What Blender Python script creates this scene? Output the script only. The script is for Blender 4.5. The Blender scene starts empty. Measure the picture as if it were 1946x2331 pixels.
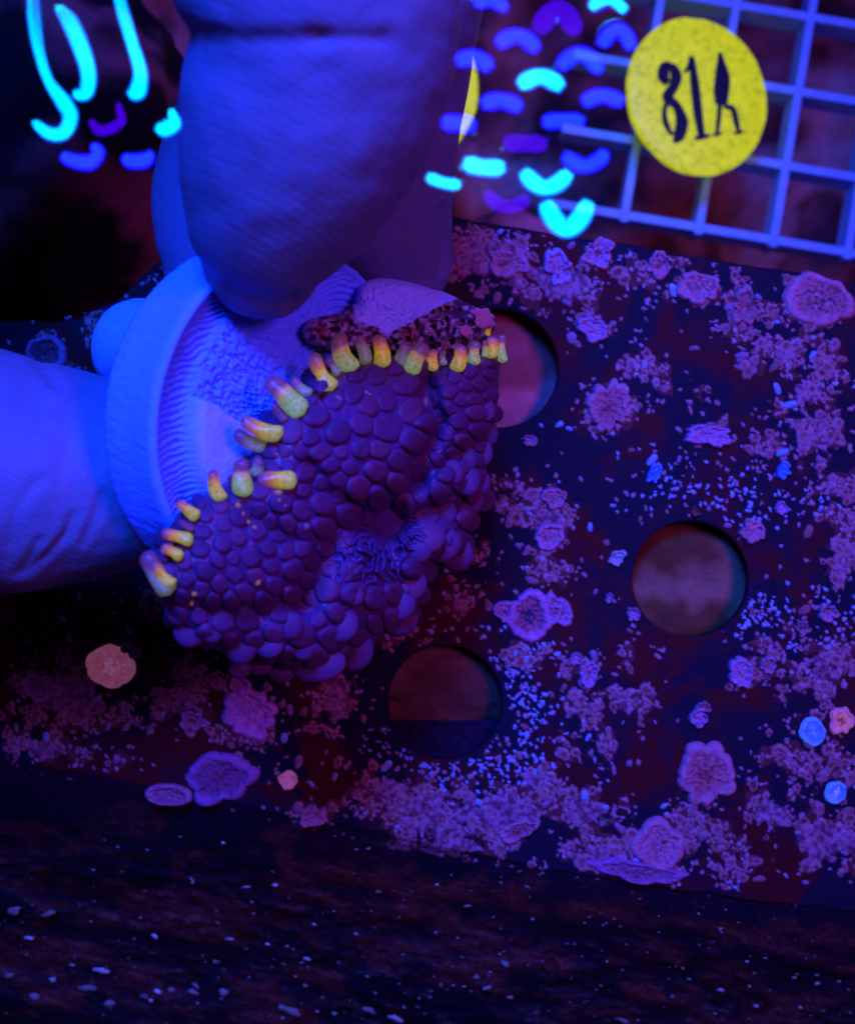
import bpy, bmesh, math, random
import numpy as np
from mathutils import Vector, Matrix

# ------------------------------------------------------------------ frame of reference
# All lengths below are millimetres; every top-level object carries scale 0.001 (metres in the world).
# The coral rack's top is z = 0; the camera hangs 140 mm above it and looks straight down.
S = 0.001
D = 140.0
PPM = 22.0                     # photo pixels per millimetre on the rack's top
CX, CY = 973.0, 1165.5
def P(px, py, z=0.0):
    f = (D - z) / D / PPM
    return np.array([(px - CX) * f, -(py - CY) * f, z])
def PV(px, py, z):
    f = (D - z) / D / PPM
    return np.stack([(px - CX) * f, -(py - CY) * f, z + 0 * px], axis=-1)
def ppm(z): return PPM * D / (D - z)

scene = bpy.context.scene
col = scene.collection

# ------------------------------------------------------------------ camera
cam_d = bpy.data.cameras.new('camera')
cam = bpy.data.objects.new('camera', cam_d); col.objects.link(cam)
cam.location = (0, 0, D * S)
cam_d.sensor_fit = 'HORIZONTAL'; cam_d.sensor_width = 36.0
cam_d.lens = 36.0 * D / (1946.0 / PPM)
cam_d.clip_start = 0.002; cam_d.clip_end = 20.0
cam_d.dof.use_dof = True
cam_d.dof.focus_distance = 0.116
cam_d.dof.aperture_fstop = 60.0
scene.camera = cam

# ------------------------------------------------------------------ light: aquarium actinic key, added violet fill
world = bpy.data.worlds.new('World'); scene.world = world; world.use_nodes = True
bg = world.node_tree.nodes['Background']
bg.inputs[0].default_value = (0.20, 0.07, 0.62, 1.0)
bg.inputs[1].default_value = 0.10

def area(name, loc, target, size, power, color, spread=120):
    d = bpy.data.lights.new(name, 'AREA'); d.shape = 'DISK'; d.size = size * S
    d.energy = power; d.color = color; d.spread = math.radians(spread)
    o = bpy.data.objects.new(name, d); col.objects.link(o)
    o.location = Vector(loc) * S
    v = Vector(target) - Vector(loc)
    o.rotation_euler = v.to_track_quat('-Z', 'Y').to_euler()
    return o
area('actinic_lamp', (-26, 126, 256), (-4, 16, 22), 80, 0.36, (0.008, 0.075, 1.0), 60)
area('violet_fill', (120, 40, 235), (20, 10, 0), 70, 0.062, (0.48, 0.085, 0.85), 70)  # added fill for the violet ambient, stands for no fixture

vs = scene.view_settings
vs.view_transform = 'Standard'; vs.look = 'None'; vs.exposure = 0.0; vs.gamma = 1.0; vs.use_curve_mapping = False
scene.cycles.use_denoising = True
scene.cycles.max_bounces = 6
scene.cycles.transparent_max_bounces = 12
scene.cycles.caustics_reflective = False
scene.cycles.caustics_refractive = False

# ------------------------------------------------------------------ numpy noise
def _h(ix, iy, seed):
    ix = ix.astype(np.int64); iy = iy.astype(np.int64)
    n = (ix * 374761393 + iy * 668265263 + seed * 974634777) & 0xFFFFFFFF
    n = ((n ^ (n >> 13)) * 1274126177) & 0xFFFFFFFF
    n = (n ^ (n >> 16)) & 0xFFFFFFFF
    return n / 4294967295.0
def vnoise(x, y, seed=0):
    x0 = np.floor(x); y0 = np.floor(y); fx = x - x0; fy = y - y0
    ux = fx * fx * (3 - 2 * fx); uy = fy * fy * (3 - 2 * fy)
    a = _h(x0, y0, seed); b = _h(x0 + 1, y0, seed); c = _h(x0, y0 + 1, seed); d = _h(x0 + 1, y0 + 1, seed)
    return (a * (1 - ux) + b * ux) * (1 - uy) + (c * (1 - ux) + d * ux) * uy
def fbm(x, y, seed=0, o=4):
    s = 0; a = 0.5; t = 0
    for k in range(o):
        s = s + a * vnoise(x * 2 ** k + 17.3 * k, y * 2 ** k - 9.1 * k, seed + k); t += a; a *= 0.5
    return s / t
def worley(x, y, seed=0, jit=0.9):
    x0 = np.floor(x); y0 = np.floor(y)
    f1 = np.full(x.shape, 9.0); f2 = np.full(x.shape, 9.0); cid = np.zeros(x.shape)
    cxx = np.zeros(x.shape); cyy = np.zeros(x.shape)
    for i in (-1, 0, 1):
        for j in (-1, 0, 1):
            gx = x0 + i; gy = y0 + j
            qx = gx + 0.5 + (_h(gx, gy, seed) - 0.5) * jit; qy = gy + 0.5 + (_h(gx, gy, seed + 51) - 0.5) * jit
            d = np.hypot(x - qx, y - qy)
            near = d < f1
            f2 = np.where(near, f1, np.minimum(f2, d))
            cid = np.where(near, _h(gx, gy, seed + 97), cid)
            cxx = np.where(near, qx, cxx); cyy = np.where(near, qy, cyy)
            f1 = np.where(near, d, f1)
    return f1, f2, cid, cxx, cyy
def sstep(a, b, x):
    t = np.clip((x - a) / (b - a), 0, 1); return t * t * (3 - 2 * t)
def lerp(a, b, t):
    t = np.asarray(t)[..., None]; return np.asarray(a) * (1 - t) + np.asarray(b) * t

# ------------------------------------------------------------------ objects
ORI = {}
def empty(name, origin, label=None, cat=None, group=None, kind=None):
    o = bpy.data.objects.new(name, None); col.objects.link(o)
    o.empty_display_size = 2.0
    o.location = Vector(origin) * S; o.scale = (S, S, S)
    ORI[o.name] = Vector(origin)
    tag(o, label, cat, group, kind)
    return o
def tag(o, label=None, cat=None, group=None, kind=None):
    if label: o['label'] = label
    if cat: o['category'] = cat
    if group: o['group'] = group
    if kind: o['kind'] = kind
def place(o, origin, parent):
    origin = Vector(origin)
    if parent is None:
        o.location = origin * S; o.scale = (S, S, S)
    else:
        o.parent = parent; o.location = origin - ORI[parent.name]
    ORI[o.name] = origin
def mesh_np(name, v, f, smooth=True, cols=None):
    """v: (n,3) array; f: (m,k) int array with k = 3 or 4, or a list of such arrays."""
    fl = f if isinstance(f, list) else [f]
    me = bpy.data.meshes.new(name)
    nf = sum(len(a) for a in fl); nl = sum(a.size for a in fl)
    me.vertices.add(len(v)); me.vertices.foreach_set('co', np.asarray(v, dtype=np.float32).ravel())
    me.loops.add(nl); me.loops.foreach_set('vertex_index', np.concatenate([a.ravel() for a in fl]).astype(np.int32))
    me.polygons.add(nf)
    tot = np.concatenate([np.full(len(a), a.shape[1]) for a in fl]).astype(np.int32)
    st = np.concatenate([[0], np.cumsum(tot)[:-1]]).astype(np.int32)
    me.polygons.foreach_set('loop_start', st)
    me.polygons.foreach_set('loop_total', tot)
    me.polygons.foreach_set('use_smooth', np.full(nf, smooth))
    me.update(calc_edges=True); me.validate()
    if cols is not None:
        ca = me.color_attributes.new('tint', 'FLOAT_COLOR', 'POINT')
        c4 = np.ones((len(v), 4), dtype=np.float32); c4[:, :3] = cols
        ca.data.foreach_set('color', c4.ravel())
    return me
def obj(name, v, f, m, parent=None, origin=None, smooth=True, cols=None):
    v = np.asarray(v, dtype=float)
    if origin is None: origin = v.mean(axis=0)
    me = mesh_np(name, v - np.asarray(origin), f, smooth, cols)
    if m: me.materials.append(m)
    o = bpy.data.objects.new(name, me); col.objects.link(o)
    place(o, origin, parent)
    return o
def grid_faces(nu, nv, wrap_u=False):
    i, j = np.meshgrid(np.arange(nu if wrap_u else nu - 1), np.arange(nv - 1), indexing='ij')
    i2 = (i + 1) % nu
    return np.stack([i * nv + j, i2 * nv + j, i2 * nv + j + 1, i * nv + j + 1], -1).reshape(-1, 4)
def compact(v, f, cols=None):
    used = np.unique(f); m = np.full(len(v), -1); m[used] = np.arange(len(used))
    return v[used], m[f], (None if cols is None else cols[used])
def spline(pts, n):
    p = np.asarray(pts, dtype=float); k = len(p)
    q = np.vstack([2 * p[0] - p[1], p, 2 * p[-1] - p[-2]])
    t = np.linspace(0, k - 1, n); i = np.minimum(t.astype(int), k - 2); u = (t - i)[:, None]
    a, b, c, d = q[i], q[i + 1], q[i + 2], q[i + 3]
    return 0.5 * (2 * b + (c - a) * u + (2 * a - 5 * b + 4 * c - d) * u ** 2 + (3 * b - a - 3 * c + d) * u ** 3)
def polydist(x, y, pts):
    p = np.asarray(pts, dtype=float); best = np.full(np.shape(x), 1e9)
    for a, b in zip(p[:-1], p[1:]):
        d = b - a; t = np.clip(((x - a[0]) * d[0] + (y - a[1]) * d[1]) / (d @ d), 0, 1)
        best = np.minimum(best, np.hypot(x - a[0] - t * d[0], y - a[1] - t * d[1]))
    return best
def box(name, lo, hi, m, parent, rot=None, about=None):
    x0, y0, z0 = lo; x1, y1, z1 = hi
    v = np.array([(x, y, z) for x in (x0, x1) for y in (y0, y1) for z in (z0, z1)], dtype=float)
    f = np.array([(0, 1, 3, 2), (4, 6, 7, 5), (0, 4, 5, 1), (2, 3, 7, 6), (0, 2, 6, 4), (1, 5, 7, 3)])
    if rot is not None: v = (v - about) @ rot.T + about
    return obj(name, v, f, m, parent, smooth=False)

# ------------------------------------------------------------------ materials
class NT:
    def __init__(s, name):
        s.m = bpy.data.materials.new(name); s.m.use_nodes = True
        s.t = s.m.node_tree; s.b = s.t.nodes['Principled BSDF']; s.out = s.t.nodes['Material Output']
    def n(s, typ, **kw):
        x = s.t.nodes.new(typ)
        for k, v in kw.items():
            if k in x.inputs: x.inputs[k].default_value = v
            else: setattr(x, k, v)
        return x
    def l(s, a, b): s.t.links.new(a, b)
    def coord(s, kind='Object'):
        return s.n('ShaderNodeTexCoord').outputs[kind]
    def noise(s, scale, detail=4.0, rough=0.55, vec=None, dist=0.0):
        x = s.n('ShaderNodeTexNoise'); x.inputs['Scale'].default_value = scale
        x.inputs['Detail'].default_value = detail; x.inputs['Roughness'].default_value = rough
        x.inputs['Distortion'].default_value = dist
        s.l(vec if vec is not None else s.coord(), x.inputs['Vector']); return x.outputs['Fac']
    def ramp(s, fac, stops, interp='LINEAR'):
        r = s.n('ShaderNodeValToRGB'); r.color_ramp.interpolation = interp
        e = r.color_ramp.elements
        while len(e) < len(stops): e.new(0.5)
        for k, (p, c) in enumerate(stops):
            e[k].position = p; e[k].color = (*c, 1.0) if len(c) == 3 else c
        s.l(fac, r.inputs['Fac']); return r.outputs['Color']
    def mix(s, fac, a, b, mode='MIX'):
        x = s.n('ShaderNodeMix', data_type='RGBA', blend_type=mode)
        for sock, v in ((x.inputs[0], fac), (x.inputs[6], a), (x.inputs[7], b)):
            if hasattr(v, 'links'): s.l(v, sock)
            elif isinstance(v, (int, float)): sock.default_value = v
            else: sock.default_value = (*v, 1.0)
        return x.outputs[2]
    def bump(s, h, strength=0.5, dist=0.1, normal=None):
        b = s.n('ShaderNodeBump'); b.inputs['Strength'].default_value = strength
        b.inputs['Distance'].default_value = dist * S
        s.l(h, b.inputs['Height'])
        if normal is not None: s.l(normal, b.inputs['Normal'])
        return b.outputs['Normal']
    def set(s, color=None, rough=None, normal=None, **kw):
        if color is not None:
            if hasattr(color, 'links'): s.l(color, s.b.inputs['Base Color'])
            else: s.b.inputs['Base Color'].default_value = (*color, 1.0)
        if rough is not None: s.b.inputs['Roughness'].default_value = rough
        if normal is not None: s.l(normal, s.b.inputs['Normal'])
        for k, v in kw.items():
            i = s.b.inputs[k.replace('_', ' ')]
            if hasattr(v, 'links'): s.l(v, i)
            elif isinstance(v, tuple): i.default_value = (*v, 1.0) if len(v) == 3 and 'Color' in k else v
            else: i.default_value = v
        return s.m

M = {}
# white ceramic, with the blue lamplight mixed into its base colour
t = NT('ceramic'); a = t.noise(1.6, 5)
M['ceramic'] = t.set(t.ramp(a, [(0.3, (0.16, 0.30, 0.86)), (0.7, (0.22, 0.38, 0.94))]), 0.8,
                     t.bump(t.noise(9.0, 4), 0.5, 0.12), Specular_IOR_Level=0.25)
# skin: friction ridges and pores
t = NT('skin')
mp = t.n('ShaderNodeMapping'); mp.inputs['Rotation'].default_value = (0, 0, math.radians(-62)); t.l(t.coord(), mp.inputs['Vector'])
w = t.n('ShaderNodeTexWave', wave_type='BANDS', bands_direction='X'); w.inputs['Scale'].default_value = 0.62
w.inputs['Distortion'].default_value = 9.0; w.inputs['Detail'].default_value = 1.0; w.inputs['Detail Scale'].default_value = 0.035
t.l(mp.outputs['Vector'], w.inputs['Vector'])
nb = t.bump(w.outputs['Fac'], 0.10, 0.10)
nb = t.bump(t.noise(1.4, 6), 0.16, 0.3, nb)
skc = t.ramp(t.noise(0.25, 5), [(0.3, (0.105, 0.100, 0.190)), (0.7, (0.130, 0.122, 0.228))])
M['skin'] = t.set(skc, 0.55, nb, Specular_IOR_Level=0.3, Subsurface_Weight=0.15, Subsurface_Radius=(0.6, 0.4, 0.5), Subsurface_Scale=0.002)
# tinted surfaces that read the vertex attribute 'tint'
def tinted(name, rough, nscale, nbump, dist, spec=0.3, var=0.35, sss=0.0):
    t = NT(name); at = t.n('ShaderNodeAttribute', attribute_name='tint').outputs['Color']
    g = t.ramp(t.noise(nscale, 5), [(0.25, (1 - var,) * 3), (0.75, (1 + var * 0.3,) * 3)])
    c = t.mix(1.0, at, g, 'MULTIPLY')
    kw = dict(Specular_IOR_Level=spec)
    if sss: kw.update(Subsurface_Weight=sss, Subsurface_Radius=(0.8, 0.4, 0.8), Subsurface_Scale=0.0008)
    return t.set(c, rough, t.bump(t.noise(nscale * 2.2, 4), nbump, dist), **kw)
M['plug'] = tinted('glazed_ceramic', 0.8, 2.6, 0.55, 0.12, 0.2, 0.14)
M['crust'] = tinted('coralline', 0.75, 1.6, 0.5, 0.15, 0.2)
M['stone'] = tinted('live_rock', 0.85, 0.35, 0.7, 0.5, 0.15)
M['ledge'] = tinted('ledge_rock', 0.85, 1.3, 0.9, 0.5, 0.12, 0.75)
M['flesh'] = tinted('anemone_flesh', 0.42, 1.4, 0.3, 0.08, 0.4, 0.25)
# beads of the anemone
t = NT('bead')
oi = t.n('ShaderNodeObjectInfo').outputs['Random']
bc = t.ramp(oi, [(0.0, (0.095, 0.020, 0.076)), (0.5, (0.12, 0.025, 0.094)), (1.0, (0.155, 0.028, 0.085))])
lw = t.n('ShaderNodeTexCoord').outputs['Generated']
bc = t.mix(1.0, bc, t.ramp(t.noise(1.8, 4), [(0.25, (0.72, 0.7, 0.78)), (0.75, (1.08, 1.05, 1.05))]), 'MULTIPLY')
M['bead'] = t.set(bc, 0.62, t.bump(t.noise(5.0, 4), 0.35, 0.06), Specular_IOR_Level=0.22,
                  Subsurface_Weight=0.12, Subsurface_Radius=(0.5, 0.2, 0.6), Subsurface_Scale=0.0006)
# fluorescent tentacles: pigment bands run from base (z = 0) to tip
def tentacle_mat(name, stops, glow):
    t = NT(name)
    sx = t.n('ShaderNodeSeparateXYZ'); t.l(t.coord('Generated'), sx.inputs[0])
    ad = t.n('ShaderNodeMath', operation='MULTIPLY_ADD'); t.l(t.noise(1.1, 4), ad.inputs[0]); ad.inputs[1].default_value = 0.42
    t.l(sx.outputs['Z'], ad.inputs[2])
    sb = t.n('ShaderNodeMath', operation='SUBTRACT'); t.l(ad.outputs[0], sb.inputs[0]); sb.inputs[1].default_value = 0.21
    c = t.ramp(sb.outputs[0], stops)
    sp = t.ramp(t.noise(4.5, 3, 0.6), [(0.36, (0.58, 0.64, 0.62)), (0.54, (1, 1, 1))])
    c = t.mix(1.0, c, sp, 'MULTIPLY')
    return t.set(c, 0.4, t.bump(t.noise(6.0, 3), 0.2, 0.06), Specular_IOR_Level=0.4, Emission_Color=c, Emission_Strength=glow)
tip = (0.20, 0.055, 0.10)
M['tent_a'] = tentacle_mat('tentacle_green', [(0.0, (0.30, 0.50, 0.12)), (0.38, (0.36, 0.44, 0.06)), (0.56, (0.58, 0.30, 0.09)), (0.70, tip), (1.0, (0.13, 0.03, 0.09))], 0.36)
M['tent_b'] = tentacle_mat('tentacle_yellow', [(0.0, (0.34, 0.42, 0.06)), (0.45, (0.66, 0.42, 0.02)), (0.60, (0.66, 0.22, 0.03)), (0.76, (0.40, 0.10, 0.07)), (0.88, tip), (1.0, (0.16, 0.03, 0.08))], 0.40)
M['tent_c'] = tentacle_mat('tentacle_dull', [(0.0, (0.20, 0.26, 0.12)), (0.45, (0.22, 0.20, 0.14)), (0.7, (0.17, 0.06, 0.12)), (1.0, (0.11, 0.03, 0.09))], 0.30)
M['tent_d'] = tentacle_mat('tentacle_maroon', [(0.0, (0.16, 0.06, 0.10)), (0.6, (0.13, 0.035, 0.09)), (1.0, (0.11, 0.03, 0.09))], 0.18)
M['dot'] = tentacle_mat('orange_spot', [(0.0, (0.32, 0.10, 0.02)), (1.0, (0.40, 0.14, 0.03))], 0.30)
# rack: dark acrylic with a rusty film growing over it
t = NT('rack_acrylic')
film = t.ramp(t.noise(0.11, 7, 0.62, dist=0.6), [(0.47, (0, 0, 0)), (0.60, (1, 1, 1))])
c = t.mix(film, (0.0075, 0.006, 0.017), (0.070, 0.0035, 0.004))
c = t.mix(t.ramp(t.noise(0.55, 5, 0.65), [(0.35, (0, 0, 0)), (0.75, (0.55, 0.55, 0.55))]), c, (0.010, 0.004, 0.012))
M['rack'] = t.set(c, 0.6, t.bump(t.noise(1.6, 6, 0.65), 0.5, 0.25), Specular_IOR_Level=0.06)
# egg crate plastic
t = NT('white_plastic'); M['plastic'] = t.set(t.ramp(t.noise(0.3, 5), [(0.3, (0.24, 0.46, 0.80)), (0.7, (0.34, 0.56, 0.90))]), 0.6, Specular_IOR_Level=0.3)
# fluorescent yellow tag
t = NT('yellow_tag')
c = t.ramp(t.noise(0.8, 9, 0.85), [(0.38, (0.26, 0.28, 0.003)), (0.48, (0.48, 0.52, 0.004)), (0.62, (0.64, 0.66, 0.01))])
M['tag'] = t.set(c, 0.5, t.bump(t.noise(1.0, 5), 0.3, 0.2), Emission_Color=c, Emission_Strength=0.88)
t = NT('tag_ink'); M['ink'] = t.set(t.ramp(t.noise(1.5, 4), [(0.35, (0.006, 0.008, 0.02)), (0.8, (0.03, 0.03, 0.03))]), 0.6)
# pale specks
t = NT('shell_white'); M['speck'] = t.set(t.ramp(t.n('ShaderNodeObjectInfo').outputs['Random'], [(0, (0.10, 0.085, 0.07)), (0.7, (0.24, 0.21, 0.18)), (1, (0.55, 0.52, 0.5))]), 0.6)
# water: clear with its mirror reflection
t = NT('water')
gl = t.n('ShaderNodeBsdfGlossy'); gl.inputs['Roughness'].default_value = 0.0
tr = t.n('ShaderNodeBsdfTransparent'); mx = t.n('ShaderNodeMixShader'); mx.inputs[0].default_value = 0.07
t.l(tr.outputs[0], mx.inputs[1]); t.l(gl.outputs[0], mx.inputs[2]); t.l(mx.outputs[0], t.out.inputs['Surface'])
t.t.nodes.remove(t.b); M['water'] = t.m
t = NT('lamp_housing'); M['housing'] = t.set((0.02, 0.02, 0.025), 0.5)
def led_mat(name, core, mid, rim, k):
    t = NT(name)
    ln = t.n('ShaderNodeVectorMath', operation='LENGTH'); t.l(t.coord(), ln.inputs[0])
    dv = t.n('ShaderNodeMath', operation='DIVIDE'); t.l(ln.outputs['Value'], dv.inputs[0]); dv.inputs[1].default_value = 4.3
    c = t.ramp(dv.outputs[0], [(0.0, core), (0.45, mid), (0.75, rim), (1.0, (0, 0, 0))])
    e = t.n('ShaderNodeEmission'); t.l(c, e.inputs['Color']); e.inputs['Strength'].default_value = k
    t.l(e.outputs[0], t.out.inputs['Surface']); t.t.nodes.remove(t.b); return t.m
M['led_cyan'] = led_mat('led_cyan', (0.0, 1.0, 1.0), (0.0, 0.70, 1.0), (0.0, 0.10, 1.0), 24)
M['led_blue'] = led_mat('led_blue', (0.015, 0.09, 1.0), (0.008, 0.02, 1.0), (0.004, 0.0, 0.9), 24)
M['led_violet'] = led_mat('led_violet', (0.07, 0.0, 0.9), (0.06, 0.0, 0.8), (0.04, 0.0, 0.6), 15)

# ------------------------------------------------------------------ seabed under everything
SLOPE = math.radians(-9.5)     # rack and egg crate lie turned clockwise by about this much
def seabed():
    n = 260
    xs, ys = np.meshgrid(np.linspace(-260, 260, n), np.linspace(-260, 260, n), indexing='ij')
    h = fbm(xs / 30, ys / 30, 5, 5); h2 = fbm(xs / 9, ys / 9, 11, 4)
    z = -158 + 26 * h + 7 * h2
    c = lerp((0.12, 0.03, 0.04), (0.55, 0.13, 0.13), sstep(0.35, 0.7, h2))
    c = lerp(c, (0.70, 0.28, 0.30), sstep(0.56, 0.70, fbm(xs / 14 + 40, ys / 14, 21, 4)))
    v = np.stack([xs, ys, z], -1).reshape(-1, 3)
    o = obj('seabed', v, grid_faces(n, n), M['stone'], None, (0, 0, -150), True, c.reshape(-1, 3))
    tag(o, 'reddish rock bed far below the rack and grid', None, None, 'structure')
seabed()

# ------------------------------------------------------------------ rocks seen through the holes
def rock(name, px, py, z, rx, ry, rz, label, base, light, seed):
    bm = bmesh.new(); bmesh.ops.create_icosphere(bm, subdivisions=5, radius=1.0)
    v = np.array([x.co[:] for x in bm.verts]); f = np.array([[q.index for q in p.verts] for p in bm.faces]); bm.free()
    k = 1 + 0.45 * (fbm(v[:, 0] * 1.6 + seed, v[:, 1] * 1.6 + v[:, 2] * 1.1, seed, 5) - 0.5) + 0.16 * (fbm(v[:, 0] * 6 + seed, v[:, 1] * 6 + v[:, 2] * 4, seed + 3, 3) - 0.5)
    m = fbm(v[:, 0] * 3 + 9, v[:, 1] * 5 + seed, seed + 7, 4)
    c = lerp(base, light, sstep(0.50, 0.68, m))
    v = v * k[:, None] * np.array([rx, ry, rz]) + P(px, py, z)
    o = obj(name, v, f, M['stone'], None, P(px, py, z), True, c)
    tag(o, label, 'rock', 'rocks under the rack')
rock('rock', 1150, 850, -9.5, 17, 16, 6.5, 'pinkish rock showing through the hole beside the anemone', (0.30, 0.055, 0.05), (0.48, 0.11, 0.12), 3)
rock('rock', 1580, 1330, -9.5, 17, 17, 6.5, 'brown rock with pale streaks under the hole facing the open rack', (0.13, 0.035, 0.012), (0.26, 0.10, 0.055), 8)
rock('rock', 1010, 1490, -9.5, 17, 9, 6.5, 'plain brown rock half filling the hole below the anemone', (0.13, 0.045, 0.03), (0.20, 0.07, 0.045), 14)
rock('rock', 60, 400, -62, 32, 30, 20, 'large boulder behind the hand, painted near black for its shade', (0.012, 0.007, 0.010), (0.26, 0.08, 0.10), 20)  # near-black base colour stands in for the shade behind the hand
rock('rock', -90, 1430, -10, 13, 12, 7, 'tan rock showing through the hole cut by the picture edge below the thumb', (0.30, 0.13, 0.10), (0.36, 0.2, 0.2), 26)

# ------------------------------------------------------------------ coral rack with holes
HOLES = [(1136, 838, 139), (1571, 1318, 136), (1013, 1599, 134), (-110, 1405, 134)]
EDGE_TOP = [(-900, 700), (0, 735), (240, 700), (420, 560), (760, 450), (1030, 497), (1946, 645), (2800, 790)]
EDGE_BOT = [(2800, 2180), (1946, 2075), (1300, 1985), (900, 1900), (400, 1800), (0, 1725), (-900, 1590)]
rack = empty('coral_rack', P(973, 1250, -5), 'dark perforated rack crusted with pink coralline algae', 'rack')
def rack_plate():
    cu = bpy.data.curves.new('plate', 'CURVE'); cu.dimensions = '2D'; cu.fill_mode = 'BOTH'
    cu.extrude = 0.35; cu.bevel_depth = 0.2; cu.bevel_resolution = 2
    rnd = random.Random(4)
    def sp(pts):
        s = cu.splines.new('POLY'); s.points.add(len(pts) - 1); s.use_cyclic_u = True
        for q, p in zip(s.points, pts): q.co = (p[0], p[1], 0, 1)
    top = spline(EDGE_TOP, 260); bot = spline(EDGE_BOT, 300)
    o = ORI[rack.name]
    pts = [P(x, y + (fbm(np.array([x / 60.]), np.array([0.3 + (y > 1300) * 5]), 3, 5)[0] - .5) * (16 if y > 1300 else 22)) for x, y in np.vstack([top, bot])]
    sp([(p[0] - o.x, p[1] - o.y) for p in pts])
    for (x, y, r) in HOLES:
        c = P(x, y); rr = r / PPM
        sp([(c[0] - o.x + rr * math.cos(a), c[1] - o.y + rr * math.sin(a)) for a in np.linspace(0, 2 * math.pi, 97)[:-1]])
    tmp = bpy.data.objects.new('tmp', cu); col.objects.link(tmp)
    dg = bpy.context.evaluated_depsgraph_get()
    me = bpy.data.meshes.new_from_object(tmp.evaluated_get(dg)); bpy.data.objects.remove(tmp)
    me.name = 'plate'; me.materials.clear(); me.materials.append(M['rack'])
    ob = bpy.data.objects.new('plate', me); col.objects.link(ob); ob.parent = rack
    ob.location = (0, 0, -0.55 - o.z)
rack_plate()

def in_plate(x, y, margin=0.0, hem=0.0):
    tx = np.interp(x, [p[0] for p in EDGE_TOP], [p[1] for p in EDGE_TOP])
    b = EDGE_BOT[::-1]; bx = np.interp(x, [p[0] for p in b], [p[1] for p in b])
    ok = (y > tx + margin) & (y < bx - margin + hem)
    for hx, hy, r in HOLES: ok &= np.hypot(x - hx, y - hy) > r + margin
    return ok
# where the coralline grows densest: x, y, rx, ry, amount (photo pixels)
DENS = [(1120, 590, 120, 70, 1.0), (1270, 640, 120, 70, 1.0), (1340, 730, 60, 50, .9), (1180, 640, 90, 40, .8), (1560, 570, 90, 40, .6), (1480, 610, 60, 60, .6),
        (1600, 660, 110, 60, .6), (1730, 640, 70, 60, .55), (1860, 690, 100, 80, .5), (1700, 720, 70, 60, .8), (1790, 800, 90, 70, .75), (1860, 820, 100, 60, .7), (1390, 930, 60, 55, .8),
        (1470, 850, 90, 60, .55), (1540, 900, 90, 60, .45), (1600, 985, 80, 40, .6), (1830, 900, 70, 80, .8), (1870, 1010, 60, 80, .9), (1760, 1030, 60, 50, .7), (1900, 1120, 60, 90, .8),
        (1930, 1260, 60, 90, .7), (1150, 1160, 80, 60, .8), (1240, 1190, 60, 80, .9), (1100, 1260, 60, 60, .5), (1250, 1300, 60, 50, .5), (1050, 1380, 70, 60, .5), (1200, 1480, 70, 50, .5),
        (930, 1440, 90, 40, .55), (770, 1600, 60, 80, .75), (420, 1570, 80, 80, .85), (140, 1590, 120, 90, .95), (90, 1700, 100, 40, .9), (250, 1640, 60, 50, .6), (560, 1680, 80, 60, .6), (240, 1730, 70, 30, .6),
        (330, 1390, 60, 50, .5), (860, 1800, 130, 60, .8), (1010, 1860, 150, 80, 1.0), (1150, 1850, 130, 70, .9), (1230, 1780, 90, 60, .7), (1330, 1850, 120, 60, .75), (1000, 1930, 160, 40, .9), (1370, 1940, 150, 40, .9),
        (1330, 1620, 80, 60, .75), (1420, 1600, 70, 50, .7), (1360, 1700, 90, 50, .6), (1300, 1530, 60, 50, .5), (1450, 1490, 60, 50, .4), (1700, 1530, 50, 40, .6), (1760, 1450, 70, 60, .55), (1880, 1520, 90, 60, .8),
        (1830, 1600, 60, 40, .6), (1790, 1720, 80, 60, .6), (1900, 1750, 60, 60, .6), (1560, 1890, 60, 60, .7), (1650, 1900, 80, 60, .6), (1760, 1850, 80, 60, .7), (1880, 1920, 100, 80, .9), (1720, 1980, 100, 40, .6), (1480, 1980, 90, 30, .5),
        (280, 560, 60, 140, .6), (240, 740, 60, 70, .6), (130, 820, 70, 50, .5), (720, 1850, 80, 40, .6), (620, 1640, 90, 60, .5)]
PALE = [(1200, 1580, 55, 110, 1.0), (1150, 1730, 90, 60, .9), (1740, 1400, 70, 60, .9), (1900, 1400, 60, 60, .6), (1010, 1760, 110, 40, .6), (1640, 1130, 200, 60, .35), (1500, 1080, 60, 60, .4), (880, 1700, 50, 60, .4), (1170, 560, 60, 30, .5)]
def field(L, x, y):
    s = np.zeros(np.shape(x))
    for a, b, rx, ry, k in L: s = np.maximum(s, k * np.exp(-(((x - a) / rx) ** 2 + ((y - b) / ry) ** 2) * 1.15))
    return s
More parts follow.
